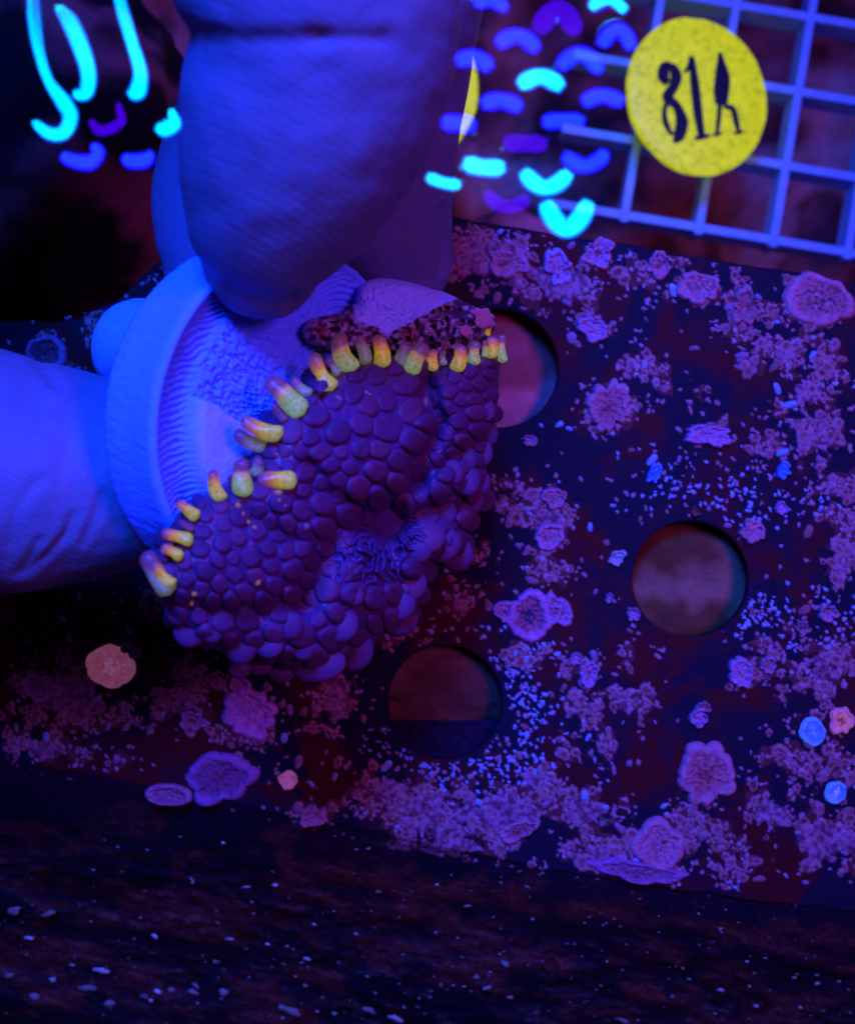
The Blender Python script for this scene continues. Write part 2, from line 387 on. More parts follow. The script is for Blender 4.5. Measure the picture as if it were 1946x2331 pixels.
def crust():
    st = 3.0
    xs, ys = np.meshgrid(np.arange(-40, 2000, st), np.arange(300, 2090, st), indexing='ij')
    wx = xs + 5 * (fbm(xs / 9, ys / 9, 35, 2) - .5) + 14 * (fbm(xs / 26, ys / 26, 31, 3) - .5) + 26 * (fbm(xs / 90, ys / 90, 33, 2) - .5)
    wy = ys + 5 * (fbm(xs / 9, ys / 9, 45, 2) - .5) + 14 * (fbm(xs / 26, ys / 26, 41, 3) - .5) + 26 * (fbm(xs / 90, ys / 90, 43, 2) - .5)
    dn = field(DENS, xs, ys) * (0.45 + 0.9 * fbm(xs / 60, ys / 60, 61, 4)); pl = field(PALE, xs, ys)
    H = np.zeros(xs.shape); C = np.zeros(xs.shape + (3,))
    pink, mauve, deep, pale = (0.33, 0.10, 0.115), (0.36, 0.14, 0.19), (0.13, 0.012, 0.013), (0.26, 0.34, 0.52)
    def layer(cell, seed, prob, rad, h, tint):
        nonlocal H, C
        f1, f2, cid, qx, qy = worley(wx / cell, wy / cell, seed)
        rr = rad * (0.55 + 0.6 * _h((cid * 9999).astype(np.int64), (cid * 777).astype(np.int64), 3))
        p = prob(qx * cell, qy * cell)
        on = (cid < p) & (f1 < rr)
        q_ = f1 / rr; hh = np.where(on, h * .8 * np.sqrt(np.clip(1 - q_ ** 3, 0, 1)) * (1 - .6 * np.exp(-(q_ / .5) ** 2)) * (0.6 + 0.8 * cid / np.maximum(p, .05)), 0)
        # old centres die back to a darker red, the growing margin stays pale
        mar = sstep(0.30, 0.72, f1 / rr)
        c = tint(cid / np.maximum(p, .05), mar)
        up = hh > H
        C = np.where(up[..., None], c, C); H = np.maximum(H, hh)
    dens_at = lambda x, y: np.clip(field(DENS, x, y) * 1.25, 0, 1) * (.12 + 1.0 * sstep(.38, .60, fbm(x / 42, y / 42, 61, 3)))
    lay_pink = lambda r, m: lerp(lerp(deep, pink, .55 * sstep(.3, .9, r)), lerp(pink, mauve, r), m)
    layer(19, 101, lambda x, y: 1.15 * dens_at(x, y) - 0.08, 0.55, 0.42, lay_pink)
    layer(30, 137, lambda x, y: 0.75 * dens_at(x, y) - 0.06, 0.52, 0.55, lay_pink)
    layer(9.5, 171, lambda x, y: 0.8 * dens_at(x, y) + 0.008 + 0.22 * field(PALE, x, y), 0.52, 0.30, lambda r, m: lerp(mauve, pale, sstep(.75, 1.0, r) * .6))
    layer(8, 193, lambda x, y: 0.85 * field(PALE, x, y) * fbm(x / 25, y / 25, 71, 3) * 1.15, 0.55, 0.25, lambda r, m: lerp(pale, (0.20, 0.26, 0.5), r))
    film = dens_at(xs, ys) + .5 * (fbm(xs / 12, ys / 12, 91, 3) - .5)
    fl_ = .05 * sstep(.30, .42, film); up = (fl_ > H) & (fl_ > .015)
    C = np.where(up[..., None], lerp((0.055, 0.006, 0.008), (0.15, 0.022, 0.028), fbm(xs / 7, ys / 7, 93, 3)), C); H = np.maximum(H, fl_)
    # solid sheets where the growth is oldest
    sh = dn + 0.55 * (fbm(xs / 14, ys / 14, 81, 4) - 0.5)
    sheet = sstep(0.56, 0.72, sh) * (0.18 + 0.25 * fbm(xs / 8, ys / 8, 85, 3))
    up = (sheet > H) & (sheet > 0.03)
    C = np.where(up[..., None], lerp((0.13, 0.028, 0.055), (0.33, 0.125, 0.20), sstep(.35, .65, fbm(xs / 9, ys / 9, 87, 4))), C); H = np.maximum(H, sheet)
    bb = EDGE_BOT[::-1]; dd = ys - np.interp(xs, [p[0] for p in bb], [p[1] for p in bb])
    keep = in_plate(xs, ys, 3.0, 70.0)
    H = np.where(keep, H, 0)
    fq = grid_faces(*xs.shape); hv = H.ravel()
    kv = keep.ravel()
    fm = (hv[fq].max(axis=1) > 0.014) & kv[fq].all(axis=1)
    f = fq[fm]
    v = PV(xs.ravel(), ys.ravel(), 0 * xs.ravel()); v[:, 2] = hv * 0.62 + 0.02 - 26 * np.clip(dd.ravel() - 4, 0, 200) / 560. + 0.006 - 0.05 * (hv <= 0.001)
    cc = C.reshape(-1, 3).copy(); cc[hv <= 0.001] = (0.10, 0.02, 0.05)
    v, f, cc = compact(v, f, cc)
    o = obj('coralline_crust', v, f, M['crust'], rack, ORI[rack.name], True, cc)
    o['kind'] = 'stuff'
crust()

# rosettes: single coralline colonies big enough to pick out
M['glow_crust'] = M['crust'].copy(); M['glow_crust'].name = 'added_glow_colony'  # fluorescent colonies given added emission, bright even in the thumb's shadow
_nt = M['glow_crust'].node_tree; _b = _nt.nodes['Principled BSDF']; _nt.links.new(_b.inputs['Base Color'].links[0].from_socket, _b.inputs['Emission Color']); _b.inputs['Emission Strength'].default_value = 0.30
def rosette(px, py, rx, ry, rot, lobes, depth, edge, mid, core, hollow=0.0, seed=0, z=0.0, name='coralline_rosette', high=0.75):
    nt, nr = 128, 28
    th = np.linspace(0, 2 * math.pi, nt, endpoint=False); s = np.linspace(0.0, 1.0, nr)
    T, Sx = np.meshgrid(th, s, indexing='ij')
    wv = lobes * .8 * T + 2.6 * vnoise(np.cos(T) * 1.6 + seed, np.sin(T) * 1.6, seed + 5)
    wv = wv * np.round(lobes * 1.6) / (lobes * 1.6)
    out = 1 + depth * 1.3 * (vnoise(np.cos(T) * 1.7 + seed, np.sin(T) * 1.7 - seed, seed) - .5) * 2 - .9 * depth * (1 - np.abs(np.sin(wv)) ** .55)
    x = np.cos(T) * rx * Sx * out; y = np.sin(T) * ry * Sx * out
    cr, sr = math.cos(rot), math.sin(rot)
    X = px + x * cr - y * sr; Y = py + x * sr + y * cr
    nz = .55 * fbm(X / 5.5 + seed, Y / 5.5, seed + 2, 3) + .45 * (1.1 - worley(X / 9 + seed, Y / 9, seed)[0]); n2 = fbm(X / 20, Y / 20 + seed, seed + 9, 3)
    rim = np.exp(-((Sx - 0.80) / 0.17) ** 2)
    h = high * (0.30 + 0.55 * rim - 0.45 * hollow * np.exp(-(Sx / 0.45) ** 2) + 1.15 * (nz - .5) * (1 - 0.72 * sstep(.62, .9, Sx))) * (1 - sstep(0.93, 1.0, Sx))
    fold = 0.22 * np.cos(T * lobes * 2 + 8 * n2) * sstep(.35, .9, Sx) * (1 - sstep(.9, 1, Sx)); h = h + high * fold * .35
    h = np.maximum(h, 0.02) * np.where(Sx > 0.99, 0, 1) + 0.01
    c = lerp(core, mid, sstep(0.15, 0.6, Sx + 1.5 * (nz - .5))); c = lerp(c, edge, sstep(0.55, 0.9, Sx + 0.5 * (n2 - .5)))
    v = PV(X.ravel(), Y.ravel(), z + 0 * X.ravel()); v[:, 2] = (z + h).ravel()
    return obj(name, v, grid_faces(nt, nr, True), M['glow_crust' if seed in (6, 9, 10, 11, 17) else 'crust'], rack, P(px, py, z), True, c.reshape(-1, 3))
pk, sal, mv, rd, dk = (0.46, 0.15, 0.22), (0.50, 0.13, 0.28), (0.42, 0.16, 0.31), (0.26, 0.035, 0.04), (0.02, 0.01, 0.05)
ice, icd = (0.10, 0.26, 0.80), (0.06, 0.14, 0.50)
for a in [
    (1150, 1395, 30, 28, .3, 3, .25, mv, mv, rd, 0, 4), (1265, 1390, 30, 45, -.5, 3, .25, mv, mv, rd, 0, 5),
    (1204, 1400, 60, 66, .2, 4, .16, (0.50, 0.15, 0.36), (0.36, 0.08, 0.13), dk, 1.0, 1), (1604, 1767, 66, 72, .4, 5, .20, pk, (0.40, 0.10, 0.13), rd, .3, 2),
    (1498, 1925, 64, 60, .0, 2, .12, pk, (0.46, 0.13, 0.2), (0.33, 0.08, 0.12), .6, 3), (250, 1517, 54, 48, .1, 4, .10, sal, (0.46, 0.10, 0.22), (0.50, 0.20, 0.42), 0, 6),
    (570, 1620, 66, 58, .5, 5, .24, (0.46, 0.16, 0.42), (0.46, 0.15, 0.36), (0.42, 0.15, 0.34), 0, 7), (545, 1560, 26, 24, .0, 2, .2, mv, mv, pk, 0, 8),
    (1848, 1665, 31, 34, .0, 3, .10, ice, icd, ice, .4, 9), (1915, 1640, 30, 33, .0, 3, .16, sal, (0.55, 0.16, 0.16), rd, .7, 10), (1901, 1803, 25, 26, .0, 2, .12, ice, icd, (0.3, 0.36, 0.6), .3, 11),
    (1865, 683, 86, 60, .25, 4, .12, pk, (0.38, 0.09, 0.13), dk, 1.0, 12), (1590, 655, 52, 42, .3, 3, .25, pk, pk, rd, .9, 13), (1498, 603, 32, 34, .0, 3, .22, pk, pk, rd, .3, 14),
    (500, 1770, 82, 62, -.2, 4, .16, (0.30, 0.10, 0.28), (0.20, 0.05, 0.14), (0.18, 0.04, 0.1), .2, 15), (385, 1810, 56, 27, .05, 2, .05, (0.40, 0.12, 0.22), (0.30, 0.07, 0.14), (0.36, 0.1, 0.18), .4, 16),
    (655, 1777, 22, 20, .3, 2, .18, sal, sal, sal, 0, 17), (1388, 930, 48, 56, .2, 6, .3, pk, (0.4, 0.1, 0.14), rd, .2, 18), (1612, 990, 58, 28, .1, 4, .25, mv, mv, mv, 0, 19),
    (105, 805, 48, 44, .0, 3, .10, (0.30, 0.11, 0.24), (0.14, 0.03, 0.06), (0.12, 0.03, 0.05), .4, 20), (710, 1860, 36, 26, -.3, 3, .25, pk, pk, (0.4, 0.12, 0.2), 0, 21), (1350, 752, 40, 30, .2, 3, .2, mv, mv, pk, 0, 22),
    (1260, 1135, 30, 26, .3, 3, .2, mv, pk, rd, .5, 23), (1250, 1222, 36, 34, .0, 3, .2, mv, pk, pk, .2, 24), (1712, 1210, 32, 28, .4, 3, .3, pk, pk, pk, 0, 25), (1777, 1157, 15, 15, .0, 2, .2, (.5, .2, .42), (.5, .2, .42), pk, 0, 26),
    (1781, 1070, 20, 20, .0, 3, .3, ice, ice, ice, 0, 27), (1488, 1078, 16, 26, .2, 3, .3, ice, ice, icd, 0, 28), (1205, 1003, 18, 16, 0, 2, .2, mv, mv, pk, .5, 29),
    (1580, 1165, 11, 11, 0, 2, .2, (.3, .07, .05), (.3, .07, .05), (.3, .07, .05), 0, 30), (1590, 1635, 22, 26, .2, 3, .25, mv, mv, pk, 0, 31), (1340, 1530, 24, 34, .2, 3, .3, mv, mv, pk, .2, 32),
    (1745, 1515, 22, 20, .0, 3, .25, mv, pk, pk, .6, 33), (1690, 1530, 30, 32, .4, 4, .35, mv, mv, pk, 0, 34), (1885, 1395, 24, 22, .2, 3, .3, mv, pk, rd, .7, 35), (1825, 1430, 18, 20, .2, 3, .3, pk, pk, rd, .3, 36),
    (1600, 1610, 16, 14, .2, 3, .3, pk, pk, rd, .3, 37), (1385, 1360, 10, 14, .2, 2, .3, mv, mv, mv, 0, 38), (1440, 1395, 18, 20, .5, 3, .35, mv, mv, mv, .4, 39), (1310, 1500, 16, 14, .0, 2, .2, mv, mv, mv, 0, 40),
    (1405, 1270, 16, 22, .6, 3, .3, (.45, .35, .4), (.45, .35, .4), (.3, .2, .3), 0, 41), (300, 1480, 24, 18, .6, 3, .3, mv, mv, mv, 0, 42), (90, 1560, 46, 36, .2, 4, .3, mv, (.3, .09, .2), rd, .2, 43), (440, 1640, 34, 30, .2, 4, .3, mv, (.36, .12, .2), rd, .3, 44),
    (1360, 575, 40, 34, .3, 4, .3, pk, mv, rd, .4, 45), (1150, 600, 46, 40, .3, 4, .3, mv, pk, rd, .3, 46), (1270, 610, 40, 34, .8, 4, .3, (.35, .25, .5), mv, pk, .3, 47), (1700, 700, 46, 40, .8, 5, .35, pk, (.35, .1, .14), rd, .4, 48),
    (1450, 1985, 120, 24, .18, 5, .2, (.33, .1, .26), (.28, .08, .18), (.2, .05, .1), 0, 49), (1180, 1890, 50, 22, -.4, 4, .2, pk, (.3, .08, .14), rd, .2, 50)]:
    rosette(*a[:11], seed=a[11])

# nodules: separate knobs of coralline scattered between the rosettes
def nodules():
    rnd = random.Random(12)
    shapes = []
    for k in range(5):
        nt, nr = 10, 4
        vs_, fs = [(0, 0, 1.0)], []
        for r in range(1, nr):
            for q in range(nt):
                a = 2 * math.pi * q / nt; e = 1 + 0.35 * (rnd.random() - .5) + 0.22 * math.sin(2 * a + k) * (r / (nr - 1))
                s = r / (nr - 1)
                vs_.append((math.cos(a) * s * e, math.sin(a) * s * e, math.sqrt(max(0, 1 - s ** 2.4)) * (0.9 + .2 * rnd.random()) if r < nr - 1 else 0.0))
        tri = [(0, 1 + q, 1 + (q + 1) % nt) for q in range(nt)]
        quad = [(1 + (r - 1) * nt + q, 1 + r * nt + q, 1 + r * nt + (q + 1) % nt, 1 + (r - 1) * nt + (q + 1) % nt) for r in range(1, nr - 1) for q in range(nt)]
        for tint in ((0.36, 0.13, 0.21), (0.36, 0.15, 0.28), (0.36, 0.10, 0.12), (0.28, 0.34, 0.55)):
            me = mesh_np('coralline_nodule', np.array(vs_), [np.array(tri), np.array(quad)], True, np.tile(tint, (len(vs_), 1)) * np.linspace(.75, 1.05, len(vs_))[:, None])
            me.materials.append(M['crust']); shapes.append(me)
    n = 0; tries = 0
    while n < 280 and tries < 20000:
        tries += 1
        x = rnd.uniform(0, 1940); y = rnd.uniform(420, 2040)
        d = float(field(DENS, np.array([x]), np.array([y]))[0]); 
        if rnd.random() > 0.10 + 0.6 * d: continue
        if not in_plate(np.array([x]), np.array([y]), 12)[0]: continue
        r = (rnd.uniform(4, 8) if rnd.random() < .6 else rnd.uniform(7, 13)) / PPM
        me = rnd.choice(shapes)
        o = bpy.data.objects.new('coralline_nodule', me); col.objects.link(o)
        p = P(x, y, 0.0); place(o, p, rack)
        o.scale = (r * rnd.uniform(.7, 1.2), r * rnd.uniform(.7, 1.2), r * rnd.uniform(.5, 1.0)); o.rotation_euler.z = rnd.uniform(0, 6.3)
        n += 1
nodules()

# ------------------------------------------------------------------ rough ledge sloping away in front of the rack
ledge = empty('rock_ledge', P(973, 2200, -25), 'dark streaky rock ledge sloping away in front of the rack', 'ledge')
def ledge_z(x, y):
    b = EDGE_BOT[::-1]; e = np.interp(x, [p[0] for p in b], [p[1] for p in b])
    d = (y - e)
    u = x * math.cos(.14) + y * math.sin(.14); w = -x * math.sin(.14) + y * math.cos(.14)
    st = .6 * fbm(u / 150, w / 34, 201, 5) + .4 * fbm(u / 48, w / 30, 203, 5); lump = fbm(u / 260, w / 120, 207, 3); fine = fbm(u / 40, w / 11, 211, 4)
    g = sstep(50, 190, d)
    z = -0.12 - 1.6 * (1 - sstep(-60, -4, d)) - 26 * np.clip(d, 0, 900) / 560.0 + g * (6 * (lump - .5) + 3.2 * (st - .5) + 1.3 * (fine - .5))
    return z, st, fine, lump, d
def build_ledge():
    st = 5.0
    xs, ys = np.meshgrid(np.arange(-220, 2180, st), np.arange(1640, 2560, st), indexing='ij')
    z, a, b, l, d = ledge_z(xs, ys)
    c = lerp((0.020, 0.007, 0.014), (0.17, 0.034, 0.026), sstep(.40, .70, a)); c = lerp(c, (0.006, 0.005, 0.010), sstep(.52, .68, l))
    c = lerp(c, (0.11, 0.075, 0.055), sstep(.62, .80, b) * sstep(150, 320, d) * .6)
    c = lerp(c, (0.09, 0.010, 0.005), sstep(.70, .78, fbm(xs / 70, ys / 30, 221, 3)) * .8)
    c = lerp((0.018, 0.008, 0.03), c, sstep(-10, 110, d + 90 * (a - .5)))
    v = PV(xs.ravel(), ys.ravel(), z.ravel())
    obj('rock_face', v, grid_faces(*xs.shape), M['ledge'], ledge, ORI[ledge.name], True, c.reshape(-1, 3))
    rnd = random.Random(77)
    blobs = []
    for k in range(6):
        bm = bmesh.new(); bmesh.ops.create_icosphere(bm, subdivisions=2, radius=1.0)
        for q in bm.verts: q.co *= 1 + rnd.uniform(-.45, .45)
        for q in bm.verts: q.co.z *= .45
        me = bpy.data.meshes.new('white_fleck'); bm.to_mesh(me); bm.free(); me.materials.append(M['speck'])
        for p in me.polygons: p.use_smooth = True
        blobs.append(me)
    spots = [(410, 1906, 9), (438, 2010, 7), (620, 1985, 9), (560, 2020, 14), (760, 2075, 8), (845, 2075, 8), (1065, 2063, 12), (862, 2030, 11), (715, 2105, 10), (610, 2150, 11), (655, 2155, 12), (350, 2130, 22), (1150, 2195, 20), (1110, 2250, 24), (1160, 2270, 16), (1085, 2225, 14), (1640, 2115, 9), (1860, 2240, 16), (1910, 2235, 10),
             (440, 2260, 28), (1640, 2255, 14), (1530, 2270, 12), (1700, 2190, 9), (1200, 2020, 10), (1140, 2010, 8), (1720, 2290, 10), (1540, 2200, 8), (560, 2160, 9), (255, 2285, 26), (330, 2270, 20), (30, 2070, 30), (110, 2080, 26), (80, 2270, 24), (120, 2230, 20), (230, 2210, 24), (200, 2250, 30), (390, 2255, 16), (660, 2300, 34), (840, 2300, 32), (900, 2320, 24), (510, 2260, 20), (1420, 2325, 22), (20, 2220, 22)]
    for k in range(420):
        x = rnd.uniform(0, 1946); y = rnd.uniform(1900, 2331)
        if rnd.random() < sstep(1850, 2300, np.array([y]))[()].item() * .9 + .08: spots.append((x, y, rnd.uniform(3, 8) if rnd.random() < .86 else rnd.uniform(8, 15) * (1.2 if x < 700 else .8)))
    for (x, y, r) in spots:
        z = float(ledge_z(np.array([float(x)]), np.array([float(y)]))[0][0])
        o = bpy.data.objects.new('white_fleck', rnd.choice(blobs)); col.objects.link(o)
        place(o, P(x, y, z + .1), ledge)
        k = r / ppm(z) * .52; o.scale = (k * rnd.uniform(.8, 1.4), k * rnd.uniform(.4, .8), k * .7)
        o.rotation_euler = (rnd.uniform(-.3, .3) + .4, rnd.uniform(-.3, .3), -.15 + rnd.uniform(-.5, .5))
build_ledge()

# ------------------------------------------------------------------ white egg crate grid, deeper in the tank
ZC = -93.0
crate = empty('egg_crate_grid', P(1600, 300, ZC), 'white plastic egg crate grid lying behind the yellow tag', 'grid')
def egg_crate():
    p0 = P(1592, 516, ZC)             # a crossing on the nearest bar
    rot = np.array([[math.cos(SLOPE), -math.sin(SLOPE), 0], [math.sin(SLOPE), math.cos(SLOPE), 0], [0, 0, 1]])
    pitch, th = 13.0, 1.35
    for j in range(0, 6):
        y = p0[1] + j * pitch
        box('slat', (p0[0] - 2.0 * pitch, y - th / 2, ZC - 6.3), (p0[0] + 6.2 * pitch, y + th / 2, ZC - 0.25), M['plastic'], crate, rot, p0)
    for i in range(-1, 7):
        x = p0[0] + i * pitch
        box('slat', (x - th / 2, p0[1] - 1.2, ZC - 6), (x + th / 2, p0[1] + 5.4 * pitch, ZC), M['plastic'], crate, rot, p0)
egg_crate()

# ------------------------------------------------------------------ yellow tags
def ellipse_disc(c, rx, ry, th, R, n=96, wob=0.012, seed=1):
    th_ = np.linspace(0, 2 * math.pi, n, endpoint=False)
    k = 1 + wob * (vnoise(np.cos(th_) * 5 + seed, np.sin(th_) * 5, seed) - .5) * 2
    rows = []
    for s, z in ((0.0, th / 2), (0.5, th / 2), (0.965, th / 2), (1.0, th / 2 - .25), (1.0, -th / 2 + .25), (0.965, -th / 2), (0.0, -th / 2)):
        rows.append(np.stack([np.cos(th_) * rx * s * k, np.sin(th_) * ry * s * k, np.full(n, z)], -1))
    v = np.stack(rows, 1).reshape(-1, 3) @ R.T + c
    return v, grid_faces(n, 7, True)
def stroke_mesh(pts, ws, z, R, c, th=0.25, cap=True):
    """flat ink stroke: centre line pts (mm, tag plane), half-widths ws"""
    p = spline(pts, max(8, 7 * len(pts))); w = np.interp(np.linspace(0, 1, len(p)), np.linspace(0, 1, len(ws)), ws)
    d = np.gradient(p, axis=0); d /= np.linalg.norm(d, axis=1)[:, None] + 1e-9
    nrm = np.stack([-d[:, 1], d[:, 0]], -1)
    L = p + nrm * w[:, None]; Rr = p - nrm * w[:, None]
    n = len(p)
    v = np.vstack([np.c_[L, np.full(n, z + th)], np.c_[Rr, np.full(n, z + th)], np.c_[L, np.full(n, z)], np.c_[Rr, np.full(n, z)]])
    f = []
    for i in range(n - 1):
        f += [(i, n + i, n + i + 1, i + 1), (2 * n + i, i, i + 1, 2 * n + i + 1), (n + i, 3 * n + i, 3 * n + i + 1, n + i + 1)]
    f += [(0, 2 * n, 3 * n, n), (n - 1, 2 * n - 1, 4 * n - 1, 3 * n - 1)]
    return v @ R.T + c, np.array(f)
def yellow_tag():
    z = -82.0; k = ppm(z)
    c = P(1587, 221, z)
    t = empty('number_tag', c - np.array([0, 0, 1.5]), 'round yellow tag reading 81A resting on the white grid', 'tag')
    ax = math.radians(12)
    R = np.array(Matrix.Rotation(ax, 3, 'Z') @ Matrix.Rotation(math.radians(14), 3, 'Y'))
    v, f = ellipse_disc(c, 170 / k, 181 / k, 1.6, R)
    obj('disc', v, f, M['tag'], t)
    # ink strokes: photo pixels on the tag -> tag plane
    def q(x, y):
        d = np.array([(x - 1587) / k, -(y - 221) / k]); ca, sa = math.cos(-ax), math.sin(-ax)
        return (d[0] * ca - d[1] * sa, d[0] * sa + d[1] * ca)
    def ch(name, strokes):
        V, F, n = [], [], 0
        for pts, ws in strokes:
            v, f = stroke_mesh([q(*p) for p in pts], [1.4 * w / k for w in ws], 0.80 + 0.03 * len(V), R, c)
            V.append(v); F.append(f + n); n += len(v)
        obj(name, np.vstack(V), np.vstack(F), M['ink'], t, smooth=False)
    ch('numeral_eight', [([(1520, 158), (1503, 163), (1499, 185), (1510, 200)], [5, 9, 10, 6]), ([(1518, 155), (1530, 180), (1524, 205), (1508, 232), (1530, 250), (1542, 285), (1534, 318), (1522, 333)], [6, 10, 8, 9, 7, 11, 10, 3]),
                         ([(1508, 240), (1500, 262), (1503, 292), (1518, 318)], [4, 4, 5, 3])])
    ch('numeral_one', [([(1568, 133), (1576, 200), (1582, 260), (1590, 316)], [5, 8, 8, 6]), ([(1550, 172), (1560, 160), (1567, 142)], [2, 4, 4]), ([(1573, 321), (1592, 317), (1610, 311)], [3, 4, 3])])
    ch('letter_a', [([(1639, 117), (1640, 160), (1638, 205), (1636, 238)], [3, 9, 12, 8]), ([(1641, 125), (1653, 170), (1654, 196), (1650, 238), (1668, 246), (1676, 275), (1682, 300)], [3, 6, 5, 4, 5, 5, 3]), ([(1636, 236), (1632, 275), (1627, 306)], [4, 4, 3]), ([(1616, 311), (1628, 308), (1639, 304)], [2, 3, 2]), ([(1670, 303), (1684, 300), (1692, 296)], [2, 3, 2])])
    c2 = P(918, 200, -80.0)
    t2 = empty('number_tag', c2 - np.array([0, 0, 1.5]), 'yellow round tag almost hidden behind the middle finger', 'tag')
    v, f = ellipse_disc(c2, 168 / k, 176 / k, 1.6, np.eye(3), seed=4)
    obj('disc', v, f, M['tag'], t2)
yellow_tag()

# ------------------------------------------------------------------ frag plug (ceramic disc on a stem)
TILT = math.radians(50)
ND = np.array([math.sin(TILT) * 0.98, -math.sin(TILT) * 0.2, math.cos(TILT)]); ND /= np.linalg.norm(ND)
MAJ = np.array([0.2, 0.98, 0.0]); MAJ -= ND * (MAJ @ ND); MAJ /= np.linalg.norm(MAJ)
MIN = np.cross(ND, MAJ)                       # in the disc plane
RD, HD = 13.2, 6.0
CB = P(549, 945, 34.0); CF = CB + ND * HD
def face_z(px, py, off=0.0):
    """z where the ray through a photo pixel meets the plane of the plug's face"""
    e = np.array([0, 0, D]); dx = (px - CX) / PPM / D; dy = -(py - CY) / PPM / D
    c0 = CF + ND * off
    num = (c0 - e) @ ND; den = ND[0] * dx + ND[1] * dy - ND[2]
    return D - num / den
def build_plug():
    root = empty('frag_plug', CB - ND * 10, 'white ceramic coral plug with a ridged rim held between the fingers', 'coral plug')
    nth = 640
    # profile (radius, height along the axis, kind): back, wall, chamfer, face
    prof = [(0, 0), (6, 0), (RD - .7, 0), (RD - .2, .2), (RD, .6)]
    prof += [(RD + .02 * math.sin(q * .6), .6 + (HD - .95) * q / 14) for q in range(1, 15)]
    prof += [(RD - .15, HD - .1), (RD - .4, HD + .02)]
    n0 = len(prof)
    prof += [(RD - .4 - 2.7 * q / 22, HD + .02 - 1.1 * math.sin(q / 22 * math.pi / 2)) for q in range(1, 23)]
    n1 = len(prof)
    prof += [(RD - 3.1 - (RD - 3.1) * q / 80, HD - 1.08 + .4 * math.sin(min(1, q / 14) * math.pi / 2)) for q in range(1, 81)]
    pr = np.array(prof); npf = len(pr)
    th = np.linspace(0, 2 * math.pi, nth, endpoint=False)
    T, K = np.meshgrid(th, np.arange(npf), indexing='ij')
    r = pr[K, 0]; h = pr[K, 1].copy()
    u = r * np.cos(T); w = r * np.sin(T)                       # u along MAJ, w along MIN
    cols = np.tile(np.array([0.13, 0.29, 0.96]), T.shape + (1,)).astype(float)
    # slanting tool ridges on the chamfer
    ch = (K >= n0 - 1) & (K < n1 + 6)
    win = sstep(n0 - 1, n0 + 5, K) * (1 - sstep(n1 - 2, n1 + 7, K))
    ph = 12.5 * (.92 * u + .38 * w) + 17 * fbm(u / 2.6 + 9, w / 2.6, 301, 4)
    ridge = (0.5 + 0.5 * np.sin(ph)) ** 1.6 * (0.4 + 0.9 * fbm(u * .9, w * .9, 305, 3))
    h -= 0.40 * ridge * win
    # sponge of small pits on the face, smooth cast skin in its lower quarter
    fc = sstep(n1 + 1, n1 + 9, K)
    pu = u + 1.2 * (fbm(u / 2, w / 2, 311, 3) - .5)
    pores = sstep(-2.3, -1.9, pu - 0.25 * w + .8 * (fbm(u / 1.5, w / 1.5, 313, 3) - .5))
    f1, f2, cid, _, _ = worley(u / .44 + .5 * fbm(u * 2, w * 2, 317, 2), w / .44 + .5 * fbm(u * 2 + 8, w * 2, 318, 2), 319)
    wall = sstep(0.04, 0.30, f2 - f1)
    pit = wall * sstep(.15, .5, cid) * (0.6 + .7 * fbm(u * .8, w * .8, 320, 2))
    h -= fc * pores * 0.36 * pit
    h += 0.10 * (fbm(u * 1.2, w * 1.2, 330, 4) - .5) * fc + 0.05 * (fbm(u * 5, w * 5, 331, 3) - .5)
    h += 0.9 * (1 - pores) * fc
    rr = r + np.where((K > 3) & (K < n0 - 2), 0.16 * (fbm(T * 40, K * .9, 333, 4) - .5), 0)
    u = rr * np.cos(T); w = rr * np.sin(T)
    v = CB + u[..., None] * MAJ + w[..., None] * MIN + h[..., None] * ND
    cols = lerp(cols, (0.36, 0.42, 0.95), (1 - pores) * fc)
    obj('disc', v.reshape(-1, 3), grid_faces(nth, npf, True), M['plug'], root, CB, True, cols.reshape(-1, 3))
    # stem, reaching away from the face
    ns = 48; ths = np.linspace(0, 2 * math.pi, ns, endpoint=False)
    pf = [(4.9, .4), (4.9, -1.0), (4.6, -4), (4.4, -10), (4.3, -14.3), (4.0, -15.6), (3.2, -16.7), (1.8, -17.3), (0, -17.5)]
    base = CB + MAJ * 4.2
    v = np.array([[base + q[0] * (math.cos(a) * MAJ + math.sin(a) * MIN) + q[1] * ND for q in pf] for a in ths])
    obj('stem', v.reshape(-1, 3), grid_faces(ns, len(pf), True), M['ceramic'], root)
    return root
plug = build_plug()

